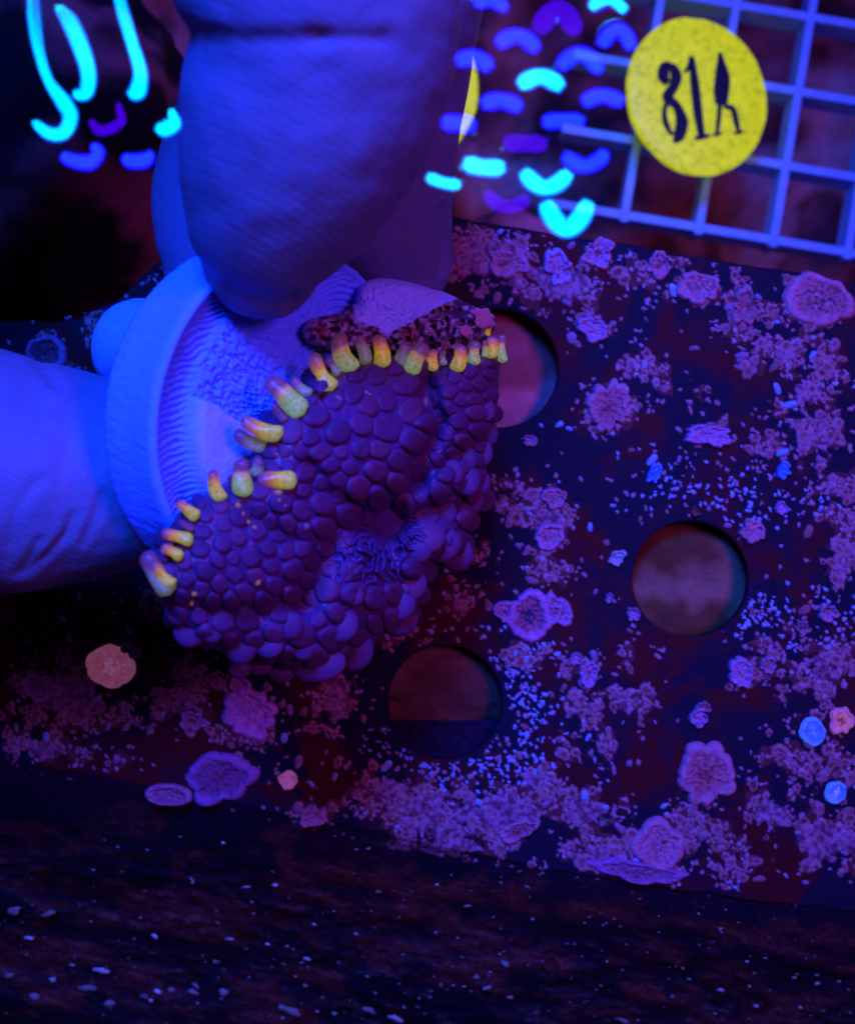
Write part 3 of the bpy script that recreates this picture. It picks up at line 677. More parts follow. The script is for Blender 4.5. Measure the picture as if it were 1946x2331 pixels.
# domes laid out over an outline: polar sheet, front and back, closed at the outline
class Dome:
    def __init__(s, outline, centre, base, H, p=2.6, q=0.5):
        o = np.asarray(outline, dtype=float); o = spline(np.vstack([o, o[:1]]), 40 * len(o))[:-1]
        s.c = np.array(centre, dtype=float); d = o - s.c
        a = np.arctan2(d[:, 1], d[:, 0]); i = np.argsort(a); s.a = a[i]; s.r = np.hypot(d[:, 0], d[:, 1])[i]
        s.base, s.H, s.p, s.q = base, H, p, q
        s.extra = None
    def rb(s, th): return np.interp(th, s.a, s.r, period=2 * math.pi)
    def rho(s, x, y):
        dx = x - s.c[0]; dy = y - s.c[1]
        return np.hypot(dx, dy) / s.rb(np.arctan2(dy, dx))
    def z(s, x, y):
        r = np.clip(s.rho(x, y), 0, 1)
        z = s.base(x, y) + s.H * (1 - r ** s.p) ** s.q
        if s.extra is not None: z = np.maximum(z + s.extra(x, y, r), s.base(x, y) + np.minimum(.5, s.H * (1 - r ** s.p) ** s.q))
        return z
    def mesh(s, nt, nr, back=3.0):
        th = np.linspace(-math.pi, math.pi, nt, endpoint=False)
        R = np.sin(np.linspace(0, 1, nr) * math.pi / 2) ** 0.9
        T, Rr = np.meshgrid(th, R, indexing='ij')
        rb = s.rb(T); x = s.c[0] + np.cos(T) * rb * Rr; y = s.c[1] + np.sin(T) * rb * Rr
        z = s.z(x, y)
        Rb = R[::-1][1::3]; Tb, Rq = np.meshgrid(th, Rb, indexing='ij')
        xb = s.c[0] + np.cos(Tb) * s.rb(Tb) * Rq; yb = s.c[1] + np.sin(Tb) * s.rb(Tb) * Rq
        zb = s.base(xb, yb) - back * np.sqrt(np.clip(1 - Rq ** 4, 0, 1))
        X = np.concatenate([x, xb], 1); Y = np.concatenate([y, yb], 1); Z = np.concatenate([z, zb], 1)
        return X, Y, Z, grid_faces(nt, X.shape[1], True)

# the chunk of crusted ceramic the anemone has crept over
def build_chunk():
    out = [(806, 690), (818, 652), (850, 634), (900, 634), (960, 645), (1020, 668), (1075, 695), (1118, 718), (1128, 745), (1085, 790), (1000, 815), (900, 815), (800, 800), (745, 800), (690, 770), (700, 730), (770, 712)]
    dm = Dome(out, (940, 735), lambda x, y: face_z(x, y) - 0.5, 3.6, 3.2, .5)
    def ex(x, y, r):
        e = (1 - sstep(.80, .97, r))
        lump = .9 * (fbm(x / 90, y / 90, 401, 3) - .5)
        f1, f2, cid, _, _ = worley(x / 17, y / 17, 405)
        m = crustm(x, y)
        hole = sstep(.5, .2, f1) * sstep(.45, .6, cid); knob = np.sqrt(np.clip(1 - (f1 / .6) ** 2, 0, 1)) * sstep(.55, .4, cid)
        return e * (lump + m * (.15 + .55 * knob - .8 * hole) + (1 - m) * (.5 * (fbm(x / 7, y / 7, 409, 3) - .5) + .18 * (1 - worley(x / 9, y / 9, 410)[0])))
    def crustm(x, y):
        n = 34 * (fbm(x / 22, y / 22, 411, 4) - .5)
        # bare ceramic: a rounded wedge on top
        bare = np.maximum(np.maximum(y - 732 - (1.0 - np.abs(x - 895) / 95) * 32, 806 - x), (x - 1010) * .85 + 1.5 * (y - 692))
        return sstep(-6, 6, bare + n * .6)
    dm.extra = ex
    X, Y, Z, f = dm.mesh(560, 150, 2.5)
    m = crustm(X, Y); n = fbm(X / 10, Y / 10, 421, 4); n2 = fbm(X / 26, Y / 26, 425, 3)
    cc = lerp((0.07, 0.03, 0.06), (0.40, 0.28, 0.42), sstep(.4, .68, n)); cc = lerp(cc, (0.26, 0.06, 0.06), sstep(.58, .70, n2) * .8)
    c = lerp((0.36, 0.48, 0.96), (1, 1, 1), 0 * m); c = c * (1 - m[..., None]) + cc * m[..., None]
    o = obj('ceramic_chunk', PV(X.ravel(), Y.ravel(), Z.ravel()), f, M['plug'], plug, None, True, c.reshape(-1, 3))
    o['label'] = 'rounded white lump with a brown crusted lower edge'
    # pink coralline chips at its far corner
    for (x, y, rx, ry, rt, sd) in [(1098, 722, 34, 22, .5, 3), (1058, 752, 17, 15, 0.2, 5)]:
        z0 = float(dm.z(np.array([x * 1.0]), np.array([y * 1.0]))[0]) + .4
        nt, nr = 40, 8
        T, Sx = np.meshgrid(np.linspace(0, 2 * math.pi, nt, endpoint=False), np.linspace(0, 1, nr), indexing='ij')
        k = 1 + .5 * (vnoise(np.cos(T) * 2.2 + sd, np.sin(T) * 2.2, sd) - .5)
        xx = x + (np.cos(T) * rx * math.cos(rt) - np.sin(T) * ry * math.sin(rt)) * Sx * k; yy = y + (np.cos(T) * rx * math.sin(rt) + np.sin(T) * ry * math.cos(rt)) * Sx * k
        zz = z0 - .03 * (xx - x) + .5 * np.sqrt(np.clip(1 - Sx ** 3, 0, 1)) - .5 * (Sx > .99)
        cl = lerp((0.55, 0.13, 0.16), (0.60, 0.25, 0.40), sstep(.7, 1, Sx))
        ob = obj('coralline_chip', PV(xx.ravel(), yy.ravel(), zz.ravel()), grid_faces(nt, nr, True), M['crust'], plug, None, True, cl.reshape(-1, 3))
build_chunk()

# ------------------------------------------------------------------ the anemone
OUT = [(335, 1325), (352, 1260), (395, 1185), (440, 1140), (510, 1100), (560, 1065), (592, 1010), (612, 950), (650, 900), (700, 868), (745, 836), (800, 808), (870, 800), (945, 806), (1010, 806), (1085, 796), (1138, 792),
       (1135, 860), (1130, 950), (1112, 1010), (1106, 1090), (1088, 1160), (1060, 1205), (1050, 1255), (1010, 1275), (968, 1290), (962, 1340), (942, 1400), (890, 1436), (835, 1470), (800, 1500), (735, 1530), (650, 1515), (560, 1492), (475, 1476), (412, 1440), (372, 1385)]
def abase(x, y): return np.maximum(face_z(x, y), 13.0) + 0.2
body = Dome(OUT, (770, 1140), abase, 7.5, 3.0, .5)
FOLDS = [([(1000, 800), (976, 850), (972, 905), (998, 960), (985, 1010), (955, 1050), (948, 1100), (880, 1165)], 2.9, 24), ([(1128, 1000), (1060, 1020), (1000, 1060), (955, 1090)], 1.6, 22), ([(700, 1060), (740, 1120), (820, 1165)], 1.3, 20), ([(880, 1180), (775, 1200), (735, 1290), (690, 1370)], 2.4, 36), ([(890, 1195), (980, 1165), (1060, 1150)], 2.8, 28),
         ([(880, 1200), (900, 1300), (930, 1400)], 1.6, 30), ([(690, 1370), (560, 1400), (430, 1390)], 1.2, 30), ([(520, 1100), (560, 1170), (660, 1230)], 0.8, 30)]
PIT = (885, 1195)
def pitness(x, y):
    return np.exp(-(((x - PIT[0] + 15) / 115) ** 2 + ((y - PIT[1] - 45) / 115) ** 2) ** 1.4)
def bextra(x, y, r):
    e = 1 - sstep(.86, 1.0, r)
    z = 0
    for pts, dep, w in FOLDS: z = z - dep * np.exp(-(polydist(x, y, pts) / w) ** 2)
    z = z - 3.4 * np.exp(-(((x - PIT[0]) / 90) ** 2 + ((y - PIT[1]) / 75) ** 2))
    # mouth-like puckers: pleats that fan out from the pit
    th = np.arctan2(y - PIT[1] + 10, x - PIT[0]); rr = np.hypot(x - PIT[0], y - PIT[1])
    pl = np.abs(np.sin(th * 11 + 15 * fbm(x / 46, y / 46, 501, 3) + rr * .03)) ** .7
    z = z + 1.3 * (pl - .45) * pitness(x, y) * sstep(10, 60, rr)
    z = z + 0.7 * (fbm(x / 26, y / 26, 503, 3) - .5) * pitness(x, y) * 2
    z = z + 2.2 * (fbm(x / 170, y / 170, 505, 2) - .5) + .35 * (fbm(x / 20, y / 20, 507, 3) - .5)
    return z * e
body.extra = bextra
anemone = empty('anemone', P(800, 1180, 20), 'purple beaded anemone with yellow green tipped tentacles folded over the plug', 'anemone')
def build_body():
    X, Y, Z, f = body.mesh(560, 200, 4.0)
    n = fbm(X / 30, Y / 30, 511, 3)
    rim = np.exp(-(polydist(X, Y, OUT[:17]) / 75) ** 2)
    c = lerp((0.075, 0.018, 0.10), (0.11, 0.03, 0.14), n); c = lerp(c, (0.17, 0.035, 0.075), rim * .85)
    obj('body', PV(X.ravel(), Y.ravel(), Z.ravel()), f, M['flesh'], anemone, ORI[anemone.name], True, c.reshape(-1, 3))
build_body()

def clip_poly(poly, a, n):
    out = []; m = len(poly)
    for i in range(m):
        p, q = poly[i], poly[(i + 1) % m]
        dp = (p - a) @ n; dq = (q - a) @ n
        if dp <= 0: out.append(p)
        if dp * dq < 0: out.append(p + (q - p) * (dp / (dp - dq)))
    return np.array(out)
def elong(c, p):
    d = p - c; w_, V = np.linalg.eigh(d.T @ d / len(d)); a = np.sqrt(2 * np.maximum(w_, 1e-6))
    q = d @ V; th = np.arctan2(q[:, 1] / a[1], q[:, 0] / a[0])
    e = np.stack([np.cos(th) * a[0], np.sin(th) * a[1]], -1) @ V.T
    return c + .45 * d + .55 * e
def bead_spacing(x, y):
    s = 54.0
    if x > 985 and y < 1110: s = 33.0 + 7 * (y - 800) / 300
    elif y > 1330: s = 47.0
    elif x < 640: s = 43.0
    elif x < 760 and y > 1150: s = 46.0
    if 640 < x < 800 and 1020 < y < 1140: s = 41.0
    d = polydist(np.array([x]), np.array([y]), OUT[:17])[0]
    if d < 60: s *= .86
    return s
# tentacles: (base x, y, tip x, y, radius) in the zoomed crop, then the colour kind
TENT = [(150, 1350, 72, 1215, 44, 'c'), (170, 1318, 105, 1240, 27, 'b'), (205, 1205, 140, 1172, 24, 'b'), (245, 1140, 145, 1112, 29, 'b'), (255, 1092, 212, 1060, 16, 'd'), (272, 1035, 202, 985, 27, 'b'), (378, 955, 348, 858, 31, 'b'), (345, 945, 335, 905, 14, 'd'),
        (476, 930, 470, 818, 43, 'a'), (520, 850, 535, 800, 27, 'c'), (425, 905, 420, 868, 14, 'd'), (680, 885, 562, 880, 39, 'b'), (560, 738, 455, 688, 31, 'c'), (625, 680, 490, 632, 36, 'b'), (648, 625, 605, 570, 20, 'd'), (712, 585, 598, 475, 49, 'a'),
        (752, 510, 692, 458, 27, 'c'), (842, 482, 782, 368, 41, 'b'), (872, 430, 838, 378, 20, 'c'), (932, 395, 888, 285, 47, 'a'), (992, 378, 962, 285, 27, 'c'), (1066, 385, 1048, 288, 36, 'b'), (1140, 380, 1158, 315, 31, 'c'),
        (1182, 405, 1232, 325, 44, 'a'), (1280, 405, 1282, 342, 28, 'b'), (1325, 385, 1326, 340, 18, 'c'), (1380, 405, 1392, 325, 34, 'b'), (1456, 378, 1460, 308, 30, 'a'), (1497, 352, 1497, 298, 15, 'a'), (1524, 352, 1526, 285, 26, 'b'), (1574, 370, 1574, 278, 26, 'a'), (1512, 262, 1520, 235, 13, 'b'), (1300, 395, 1304, 362, 12, 'd')]
TROOT = [(300 + q[0] / 1.865, 620 + q[1] / 1.865, max(16, q[4] / 1.865 * 1.15)) for q in TENT] + [(300 + (q[0] + q[2]) / 3.73, 620 + (q[1] + q[3]) / 3.73, q[4] / 1.865 * 1.1) for q in TENT]
def build_beads():
    rnd = random.Random(21)
    pts = []
    for k in range(14000):
        x = rnd.uniform(330, 1140); y = rnd.uniform(790, 1530)
        r = float(body.rho(np.array([x]), np.array([y]))[0])
        if r > 0.965: continue
        if pitness(x, y) > .45: continue
        if any(math.hypot(x - a, y - b) < q for a, b, q in TROOT): continue
        s = bead_spacing(x, y) * (0.72 + .40 * rnd.random())
        if all((x - a) ** 2 + (y - b) ** 2 > (0.43 * (s + s2)) ** 2 for a, b, s2 in pts): pts.append((x, y, s))
    pt = np.array(pts)
    def cells():
        out = []
        for i in range(len(pt)):
            c = pt[i, :2]; s = pt[i, 2]
            el = 0.70 * s
            poly = np.array([c + el * np.array([math.cos(a), math.sin(a)]) for a in np.linspace(0, 2 * math.pi, 19)[:-1]])
            for j in np.argsort(np.hypot(*(pt[:, :2] - c).T))[1:14]:
                d = pt[j, :2] - c; w = s / (s + pt[j, 2])
                poly = clip_poly(poly, c + d * w, d)
                if len(poly) < 3: break
            out.append(poly)
        return out
    for it in range(3):
        cl = cells()
        for i, p in enumerate(cl):
            if len(p) >= 3:
                q = 0.5 * pt[i, :2] + 0.5 * p.mean(axis=0)
                if body.rho(q[:1], q[1:])[0] < .975: pt[i, :2] = q
    cl = cells(); made = []
    for i, p in enumerate(cl):
        if len(p) < 3: continue
        c = p.mean(axis=0); p = c + (p - c) * 1.0
        # pull in by the gap, then round the corners
        rad = np.hypot(*(p - c).T).mean()
        if rad < 9: continue
        gap = 2.6 + rnd.random() * 1.6
        p = c + (p - c) * max(.3, (rad - gap) / rad)
        for _ in range(3):
            nx = np.roll(p, -1, axis=0); p = np.stack([.75 * p + .25 * nx, .25 * p + .75 * nx], 1).reshape(-1, 2)
        # even resample
        L = np.r_[0, np.cumsum(np.hypot(*(np.roll(p, -1, 0) - p).T))]; pp = np.vstack([p, p[:1]])
        u = np.linspace(0, L[-1], 25)[:-1]; p = np.stack([np.interp(u, L, pp[:, 0]), np.interp(u, L, pp[:, 1])], -1)
        made.append((c, p, rad))
    made = [(c, elong(c, p), rad) for c, p, rad in made]
    made.sort(key=lambda m: -m[2])
    SV, SF, SN = [], [], 0
    for k, (c, p, rad) in enumerate(made):
        e = 6.0
        zx = (body.z(np.array([c[0] + e]), np.array([c[1]])) - body.z(np.array([c[0] - e]), np.array([c[1]])))[0]
        zy = (body.z(np.array([c[0]]), np.array([c[1] + e])) - body.z(np.array([c[0]]), np.array([c[1] - e])))[0]
        zc = float(body.z(np.array([c[0]]), np.array([c[1]]))[0]); k0 = ppm(zc)
        nrm = np.array([-zx / (2 * e) * k0, zy / (2 * e) * k0, 1.0]); nrm /= np.linalg.norm(nrm)
        hh = (rad / k0) * (.27 + .14 * rnd.random()); rows = []
        sc = [1.0, 1.02, .97, .86, .68, .42, .0]; hg = [-.45, .25, .62, .84, .96, 1.0, 1.02]
        for a, b in zip(sc, hg):
            q = c + (p - c) * a
            zz = body.z(q[:, 0], q[:, 1])
            zz = .55 * zz + .45 * (zc + ((q[:, 0] - c[0]) * zx / (2 * e) + (q[:, 1] - c[1]) * zy / (2 * e)))
            rows.append(PV(q[:, 0], q[:, 1], zz) + nrm * hh * b)
        v = np.stack(rows, 1).reshape(-1, 3); f = grid_faces(24, len(sc), True)
        if k < 296:
            o = obj('bead', v, f, M['bead'], anemone)
        else:
            SV.append(v); SF.append(f + SN); SN += len(v)
    if SV:
        o = obj('bead_cover', np.vstack(SV), np.vstack(SF), M['bead'], anemone); o['kind'] = 'stuff'
    return len(made)
NB = build_beads(); print('beads', NB)

# swollen lobes along the lower hem and overlapping discs on the far side
def lobes():
    bm = bmesh.new(); bmesh.ops.create_icosphere(bm, subdivisions=4, radius=1.0)
    me = bpy.data.meshes.new('lobe'); bm.to_mesh(me); bm.free(); me.materials.append(M['bead'])
    for p in me.polygons: p.use_smooth = True
    L = [(432, 1436, 38, 40, 0), (482, 1436, 26, 30, .2), (548, 1468, 40, 46, .1), (612, 1462, 36, 38, .3), (660, 1425, 32, 34, .2), (640, 1525, 34, 30, 0), (722, 1508, 66, 46, 0), (805, 1478, 46, 50, .2), (775, 1420, 42, 44, .4), (690, 1470, 30, 34, 0), (400, 1395, 24, 30, .5), (590, 1512, 30, 26, 0), (545, 1522, 26, 24, 0),
         (720, 1350, 34, 40, .3), (905, 1375, 42, 40, .1), (910, 1412, 44, 36, .1), (930, 1330, 44, 40, 0), (800, 1350, 26, 32, .7),
         (975, 1225, 42, 36, .5), (1010, 1240, 44, 38, .5), (1038, 1262, 40, 42, .5), (1000, 1170, 40, 36, .3), (1040, 1160, 38, 36, .3), (1070, 1140, 30, 32, .3), (1060, 1090, 34, 40, .1), (1098, 1030, 24, 32, 0), (1112, 985, 22, 30, .2), (1060, 1045, 28, 30, 0), (1030, 1075, 26, 30, .3), (950, 1255, 34, 30, .2), (1095, 1100, 22, 30, .0), (1105, 930, 22, 30, .1)]
    rnd = random.Random(5)
    for (x, y, rx, ry, rot) in L:
        z = float(body.z(np.array([x * 1.0]), np.array([y * 1.0]))[0]); k = ppm(z)
        r = float(body.rho(np.array([x * 1.0]), np.array([y * 1.0]))[0])
        o = bpy.data.objects.new('lobe', me); col.objects.link(o)
        place(o, P(x, y, z - 0.35 * ry / k), anemone)
        o.scale = (rx / k, ry / k, .62 * min(rx, ry) / k); o.rotation_euler = (rnd.uniform(-.25, .25), rnd.uniform(-.1, .35), rot)
lobes()

def tentacles():
    rnd = random.Random(9)
    for (bx, by, tx, ty, r, kind) in TENT:
        b = (300 + bx / 1.865, 620 + by / 1.865); t_ = (300 + tx / 1.865, 620 + ty / 1.865); r = r / 1.865
        zb = float(body.z(np.array([b[0]]), np.array([b[1]]))[0]); zf = float(face_z(np.array([t_[0]]), np.array([t_[1]]))[0])
        k = ppm(zb); rm = r / k
        zb = max(zb, zf + 1.0) + .5 + .5 * rm
        pb = P(b[0], b[1], zb)
        pt_ = P(t_[0], t_[1], max(zf + rm * 1.05 + 1.5, zb + .3))
        pt_ = pb + (pt_ - pb) * 1.10; ax = pt_ - pb; Lh = np.linalg.norm(ax); ax = ax / Lh
        d0 = np.cross(ax, [0, 0, 1]); d0 /= np.linalg.norm(d0); d1 = np.cross(ax, d0)
        # the stalk: fat at its root, a waist, a rounded tip; it bows a little
        nt, nr = 20, 18; bow = rnd.uniform(-.45, .45) * rm; waist = rnd.uniform(.0, .25); tap = rnd.uniform(.10, .38); wm = rnd.uniform(.4, .7)
        Vv = []
        for q in range(nt):
            a = 2 * math.pi * q / nt
            for s in np.linspace(0, 1, nr):
                g = s * (Lh + rm) - rm * .55
                base_r = rm * (1.06 - tap * s - waist * math.exp(-((s - wm) / .2) ** 2)) * (1 + .07 * math.sin(3 * a + 7 * s + bx))
                e = 1.0
                tipd = (Lh + rm * .45 - g) / (rm * .95)
                if tipd < 1: e = math.sqrt(max(0, 1 - (1 - tipd) ** 2))
                bd = (g + rm * .55) / (rm * .9)
                if bd < 1: e = min(e, math.sqrt(max(0, 1 - (1 - bd) ** 2)))
                off = bow * math.sin(s * math.pi)
                Vv.append((math.cos(a) * base_r * e + off, math.sin(a) * base_r * e, g))
        Vv = np.array(Vv)
        me = mesh_np('tentacle', Vv, grid_faces(nt, nr, True)); me.materials.append(M['tent_' + kind])
        o = bpy.data.objects.new('tentacle', me); col.objects.link(o)
        place(o, pb, anemone)
        o.rotation_euler = Matrix((d0, d1, ax)).transposed().to_euler()
    bm = bmesh.new(); bmesh.ops.create_icosphere(bm, subdivisions=2, radius=1.0)
    me = bpy.data.meshes.new('colour_spot'); bm.to_mesh(me); bm.free(); me.materials.append(M['dot'])
    me2 = me.copy(); me2.materials.clear(); me2.materials.append(M['tent_c'])
    for m_ in (me, me2):
        for p in m_.polygons: p.use_smooth = True
    for (x, y, rx, ry, k) in [(450, 990, 13, 13, 0), (466, 1026, 14, 12, 0), (490, 1058, 15, 11, 0), (516, 1085, 15, 12, 0), (620, 935, 20, 13, 0), (616, 962, 20, 9, 0), (640, 990, 20, 9, 1), (698, 665, 10, 9, 0), (530, 1315, 18, 16, 0), (265, 1365, 12, 12, 0), (252, 1405, 10, 10, 0), (605, 768, 18, 10, 0), (740, 1078, 14, 14, 1), (1202, 458, 12, 18, 1), (1212, 566, 17, 34, 1), (1246, 552, 9, 22, 1), (870, 530, 26, 10, 1), (1000, 512, 20, 7, 1), (855, 425, 12, 12, 1)]:
        x = 300 + x / 1.865; y = 620 + y / 1.865; z = float(body.z(np.array([x]), np.array([y]))[0]); kk = ppm(z) * 1.865
        o = bpy.data.objects.new('colour_spot', me2 if k else me); col.objects.link(o); place(o, P(x, y, z + .25), anemone)
        o.scale = (rx / kk, ry / kk, .8 * min(rx, ry) / kk); o.rotation_euler = (0, 0, rnd.uniform(-.5, .5))
tentacles()

# ------------------------------------------------------------------ the hand
def tube(chain, n=28):
    a = np.array([list(P(x, y, z)) + [r] for x, y, z, r in chain]); q = spline(a, 12 * len(a))
    p, r = q[:, :3], q[:, 3]
    d = np.gradient(p, axis=0); d /= np.linalg.norm(d, axis=1)[:, None]
    # round both ends
    ps, rs, ds = [], [], []
    for k in range(7, 0, -1):
        e = k / 7 * .995; ps.append(p[0] - d[0] * r[0] * e); rs.append(r[0] * math.sqrt(1 - e * e)); ds.append(d[0])
    for i in range(len(p)): ps.append(p[i]); rs.append(r[i]); ds.append(d[i])
    for k in range(1, 8):
        e = k / 7 * .995; ps.append(p[-1] + d[-1] * r[-1] * e); rs.append(r[-1] * math.sqrt(1 - e * e)); ds.append(d[-1])
    V = []
    u = np.cross(ds[0], [0.3, 0.2, 1.0]); u /= np.linalg.norm(u)
    for c, rr, dd in zip(ps, rs, ds):
        u = u - dd * (u @ dd); u /= np.linalg.norm(u); w = np.cross(dd, u)
        V.append([c + rr * (math.cos(t) * u + math.sin(t) * w) for t in np.linspace(0, 2 * math.pi, n, endpoint=False)])
    V = np.array(V); m = len(ps)
    f = grid_faces(n, m, True)
    v = V.transpose(1, 0, 2).reshape(-1, 3)
    v = np.vstack([v, [ps[0] - ds[0] * rs[0] * .1], [ps[-1] + ds[-1] * rs[-1] * .1]])
    k0 = len(v) - 2
    tri = np.array([(k0, ((i + 1) % n) * m, i * m) for i in range(n)] + [(k0 + 1, i * m + m - 1, ((i + 1) % n) * m + m - 1) for i in range(n)])
    return v, f, tri
INDEX = [(300, -900, 46, 13), (560, -480, 54, 10.2), (690, -150, 57, 9.1), (742, 60, 55, 8.4), (700, 250, 52, 8.35), (652, 400, 49.5, 7.35), (612, 515, 47, 5.9), (596, 588, 45, 4.3)]
MIDDLE = [(320, -900, 40, 13), (650, -520, 42, 10), (830, -150, 44, 8.6), (832, 100, 38, 8.2), (828, 300, 34, 7.6), (857, 480, 30, 6.4), (884, 585, 27, 5.4)]
RING = [(260, -900, 36, 13), (450, -560, 30, 10), (700, -150, 26, 8.2), (640, 200, 25, 7.9), (552, 450, 24, 7.7), (548, 620, 23, 6.6)]
THUMB = [(150, -900, 38, 15), (-200, -600, 34, 15), (-620, 200, 34, 13), (-520, 760, 38, 11.5), (-240, 1010, 36, 10.6), (0, 1075, 34, 9.5), (150, 1085, 33, 8.7), (290, 1090, 32.5, 7.4), (400, 1098, 31, 5.6)]
WRIST = [(260, -900, 42, 17), (160, -1350, 52, 19), (60, -1900, 66, 20)]
def build_hand():
    V, Fq, Ft, n = [], [], [], 0
    for ch in (INDEX, MIDDLE, RING, THUMB, WRIST):
        v, f, tr = tube(ch); V.append(v); Fq.append(f + n); Ft.append(tr + n); n += len(v)
    me = mesh_np('hand_raw', np.vstack(V), [np.vstack(Fq), np.vstack(Ft)])
    o = bpy.data.objects.new('hand_raw', me); col.objects.link(o)
    r = o.modifiers.new('r', 'REMESH'); r.mode = 'VOXEL'; r.voxel_size = 0.42
    s = o.modifiers.new('s', 'SMOOTH'); s.factor = .5; s.iterations = 9
    dg = bpy.context.evaluated_depsgraph_get()
    m2 = bpy.data.meshes.new_from_object(o.evaluated_get(dg)); bpy.data.objects.remove(o)
    nv = len(m2.vertices); co = np.zeros(nv * 3, np.float32); m2.vertices.foreach_get('co', co); co = co.reshape(-1, 3).astype(float)
    no = np.zeros(nv * 3, np.float32); m2.vertex_normals.foreach_get('vector', no); no = no.reshape(-1, 3)
    f = (D - co[:, 2]) / D / PPM; px = co[:, 0] / f + CX; py = -co[:, 1] / f + CY
    dsp = np.zeros(nv); up = sstep(-.15, .25, no[:, 2])
    zmin_index = co[:, 2] > 44
    def crease(pts, dep, w, bulge=.35, fade=None, cond=None):
        nonlocal dsp
        d = polydist(px, py, pts); k = up
        if cond is not None: k = k * cond
        dsp = dsp + k * (-dep * np.exp(-(d / w) ** 2) + dep * bulge * np.exp(-((d - 2.6 * w) / (1.6 * w)) ** 2))
    crease([(380, 60), (480, 82), (560, 90), (650, 90), (720, 86)], .32, 26, .1, cond=zmin_index)
    crease([(720, 86), (800, 84), (880, 88)], .22, 16, .2, cond=zmin_index)
    crease([(650, 712), (668, 690), (676, 662)], .45, 7, .4, cond=co[:, 2] > 38)
    crease([(1004, 470), (1012, 540), (1004, 620)], .35, 6, .3, cond=(co[:, 2] < 42) & (px > 900))
    thumb = (px < 420) & (py > 760)
    for pts, dp, w in [([(43, 1302), (70, 1262), (91, 1228)], .40, 7), ([(65, 1297), (110, 1255), (150, 1212), (170, 1170)], .35, 7), ([(190, 1232), (215, 1180), (234, 1124)], .35, 7), ([(20, 1240), (40, 1150), (90, 1090)], .25, 9), ([(85, 826), (105, 850), (130, 880)], .4, 9), ([(150, 1225), (165, 1150), (172, 1090)], .2, 8), ([(270, 1200), (262, 1130)], .2, 8)]:
        crease(pts, dp * .6, w * 1.1, .4, cond=thumb)
    dsp += .35 * (fbm(px / 80, py / 80, 601, 3) - .5) + .05 * (fbm(px / 13 + py / 40, py / 13, 605, 3) - .5)
    co = co + no * dsp[:, None]
    m2.vertices.foreach_set('co', (co - ORI_H).astype(np.float32).ravel())
    m2.polygons.foreach_set('use_smooth', np.ones(len(m2.polygons), bool)); m2.update()
    m2.name = 'hand'; m2.materials.clear(); m2.materials.append(M['skin'])
    h = bpy.data.objects.new('hand', m2); col.objects.link(h); place(h, ORI_H, None)
    tag(h, 'bare hand reaching down and gripping the white plug between thumb and fingers', 'hand')
ORI_H = P(600, 300, 40)
build_hand()

# ------------------------------------------------------------------ the lamp over the tank and its glints on the water
ZW, ZL = 68.0, 300.0
water = empty('water', (0, 0, ZW), None, None, None, 'structure')
water['label'] = 'clear water surface catching the lamp as cyan and blue glints'
light = empty('aquarium_light', (-10, 92, ZL), 'black aquarium lamp with rows of coloured diodes above the water', 'lamp')
box('housing', (-150, 20, ZL + 2), (120, 150, ZL + 22), M['housing'], light)
LEDME = {}
def led(x, y, kind):
    if kind not in LEDME:
        n = 32; th = np.linspace(0, 2 * math.pi, n, endpoint=False)
        v = np.array([[(math.cos(a) * r, math.sin(a) * r, -.8 * math.sqrt(max(0, 1 - (r / 4.3) ** 2))) for r in (0.001, 1.2, 2.4, 3.4, 4.0, 4.3)] for a in th]).reshape(-1, 3)
        me = mesh_np('diode', v, grid_faces(n, 6, True)); me.materials.append(M['led_' + kind]); LEDME[kind] = me
    o = bpy.data.objects.new('diode', LEDME[kind]); col.objects.link(o); place(o, (x, y, ZL), light)
KAP = 0.5 * (1 / (D - ZW) + 1 / (ZL - ZW))
def glint_patch(pts, ws, kind, lamp_at=None, fat=1.0):
    """one crest of the water: a shallow dish that mirrors a single diode; its edges fall away"""
    c = np.asarray(pts, dtype=float); m = c[len(c) // 2] if lamp_at is None else np.array(lamp_at, dtype=float)
    nu, nv = 44, 15
    p = spline(c, nu) if len(c) > 2 else np.linspace(c[0], c[-1], nu)
    w = fat * np.interp(np.linspace(0, 1, nu), np.linspace(0, 1, len(ws)), ws)
    d = np.gradient(p, axis=0); d /= np.linalg.norm(d, axis=1)[:, None] + 1e-9; nr = np.stack([-d[:, 1], d[:, 0]], -1)
    L = np.r_[0, np.cumsum(np.hypot(*np.diff(p, axis=0).T))]; tot = L[-1]
    en = np.minimum(L, tot - L); cap = np.sqrt(np.clip(1 - (1 - np.clip(en / np.maximum(w, 1), 0, 1)) ** 2, 0.02, 1))
    vv = np.linspace(-1, 1, nv)
    XY = p[:, None, :] + nr[:, None, :] * (vv[None, :] * (w * cap)[:, None])[..., None]
    kz = ppm(ZW); F0 = P(m[0], m[1], ZW)
    X = (XY[..., 0] - CX) / kz; Y = -(XY[..., 1] - CY) / kz
    r2 = (X - F0[0]) ** 2 + (Y - F0[1]) ** 2
    edge = np.maximum(np.abs(vv)[None, :] * np.ones(nu)[:, None], 1 - np.clip(en / np.maximum(w, 1), 0, 1)[:, None])
    z = ZW + KAP / 2 * r2 - 0.0034 * (w / kz)[:, None] * np.clip((edge - .30) / .70, 0, 1) ** 2
    v = np.stack([X, Y, z], -1).reshape(-1, 3)
    obj('glint_patch', v, grid_faces(nu, nv), M['water'], water, F0)  # outline drawn to the glint's shape, the rest of the surface is absent
    g = (ZL - ZW) / (D - ZW); led(F0[0] * (1 + g), F0[1] * (1 + g), kind)
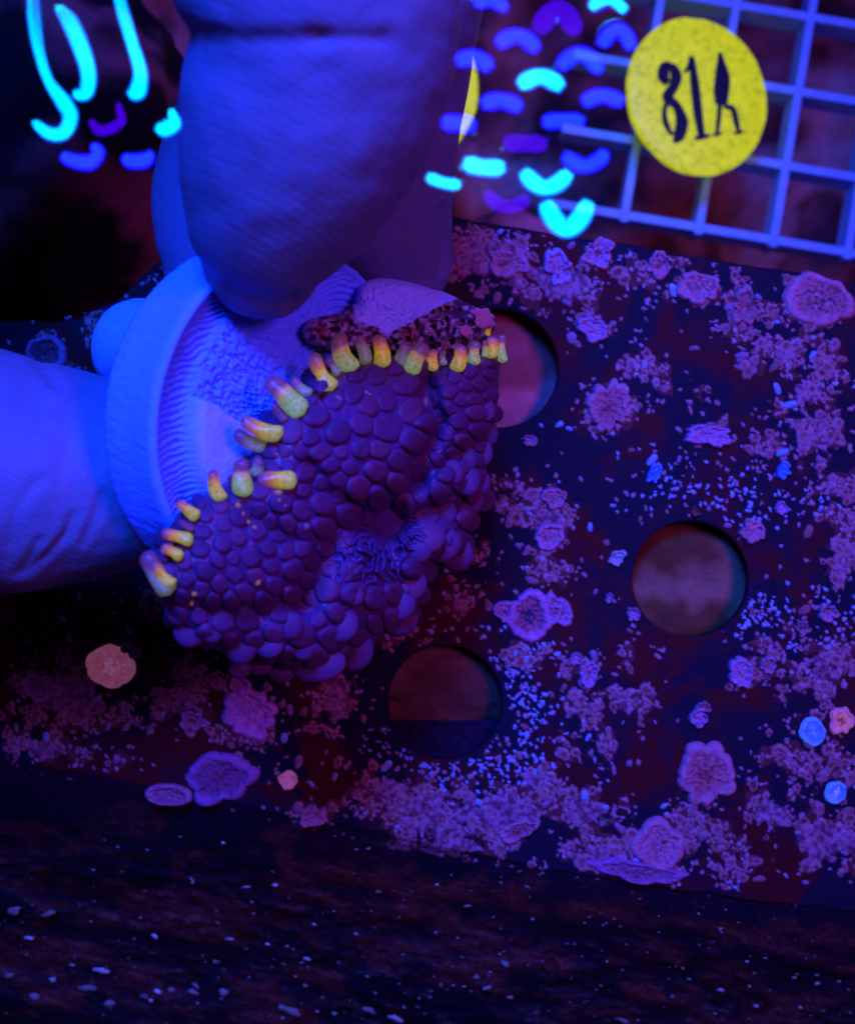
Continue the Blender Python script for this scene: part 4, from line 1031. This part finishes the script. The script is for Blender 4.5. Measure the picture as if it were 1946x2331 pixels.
def blob(x, y, w, h, bend, kind, tilt=0.0):
    a = w / 2 + 2; ca, sa = math.cos(tilt), math.sin(tilt)
    bend = bend * 1.7; h = h * .88
    q = [(-a, bend * h), (-a * .5, bend * h * .1), (0, -bend * h * .25), (a * .5, bend * h * .1), (a, bend * h)]
    glint_patch([(x + u * ca - v * sa, y + u * sa + v * ca) for u, v in q], [h * .46, h * .5, h * .46, h * .5, h * .44], kind, fat=1.25)
for q in [(1118, 6, 84, 40, .2, 'blue', .15), (1270, 34, 92, 56, .55, 'violet', .05), (1180, 88, 100, 50, .35, 'blue', .15), (1406, 76, 76, 46, .55, 'blue', .1), (1080, 136, 88, 52, .25, 'blue', .2), (1322, 130, 100, 48, .5, 'blue', .1),
          (1231, 180, 106, 52, .3, 'cyan', .05), (1142, 232, 100, 50, .2, 'blue', .1), (1372, 222, 100, 48, .25, 'blue', .02), (1044, 281, 90, 52, .05, 'blue', .1), (1282, 275, 106, 48, .05, 'blue', 0), (1195, 326, 106, 48, .0, 'violet', .03),
          (1101, 379, 106, 52, -.1, 'cyan', .12), (1333, 370, 104, 46, -.4, 'blue', -.05), (1009, 414, 86, 36, -.1, 'cyan', .25), (1242, 418, 112, 50, -.45, 'cyan', .03), (1152, 464, 102, 38, -.4, 'violet', .12), (1290, 506, 106, 56, -.65, 'cyan', 0), (1385, 4, 86, 36, .4, 'cyan', .1)]:
    blob(*q)
glint_patch([(82, -30), (84, 50), (92, 120), (112, 185), (142, 228), (158, 262), (142, 298), (108, 300), (72, 272)], [20, 22, 17, 15, 24, 24, 24, 20, 12], 'cyan', (120, 200))
glint_patch([(128, 12), (160, 50), (186, 110), (200, 165), (192, 208), (160, 212)], [12, 26, 26, 24, 24, 14], 'cyan', (185, 120))
glint_patch([(270, -20), (285, 40), (302, 100), (318, 160), (310, 205), (288, 195)], [18, 20, 19, 22, 28, 20], 'cyan', (305, 110))
glint_patch([(204, 272), (226, 296), (252, 292), (276, 272), (268, 232)], [9, 14, 16, 14, 6], 'violet')
glint_patch([(352, 285), (372, 292), (396, 280), (388, 244)], [16, 28, 24, 8], 'cyan')
glint_patch([(136, 350), (168, 366), (205, 368), (224, 346), (206, 326)], [18, 22, 26, 20, 14], 'blue')
glint_patch([(276, 352), (300, 366), (332, 362), (346, 340)], [18, 24, 26, 14], 'blue')
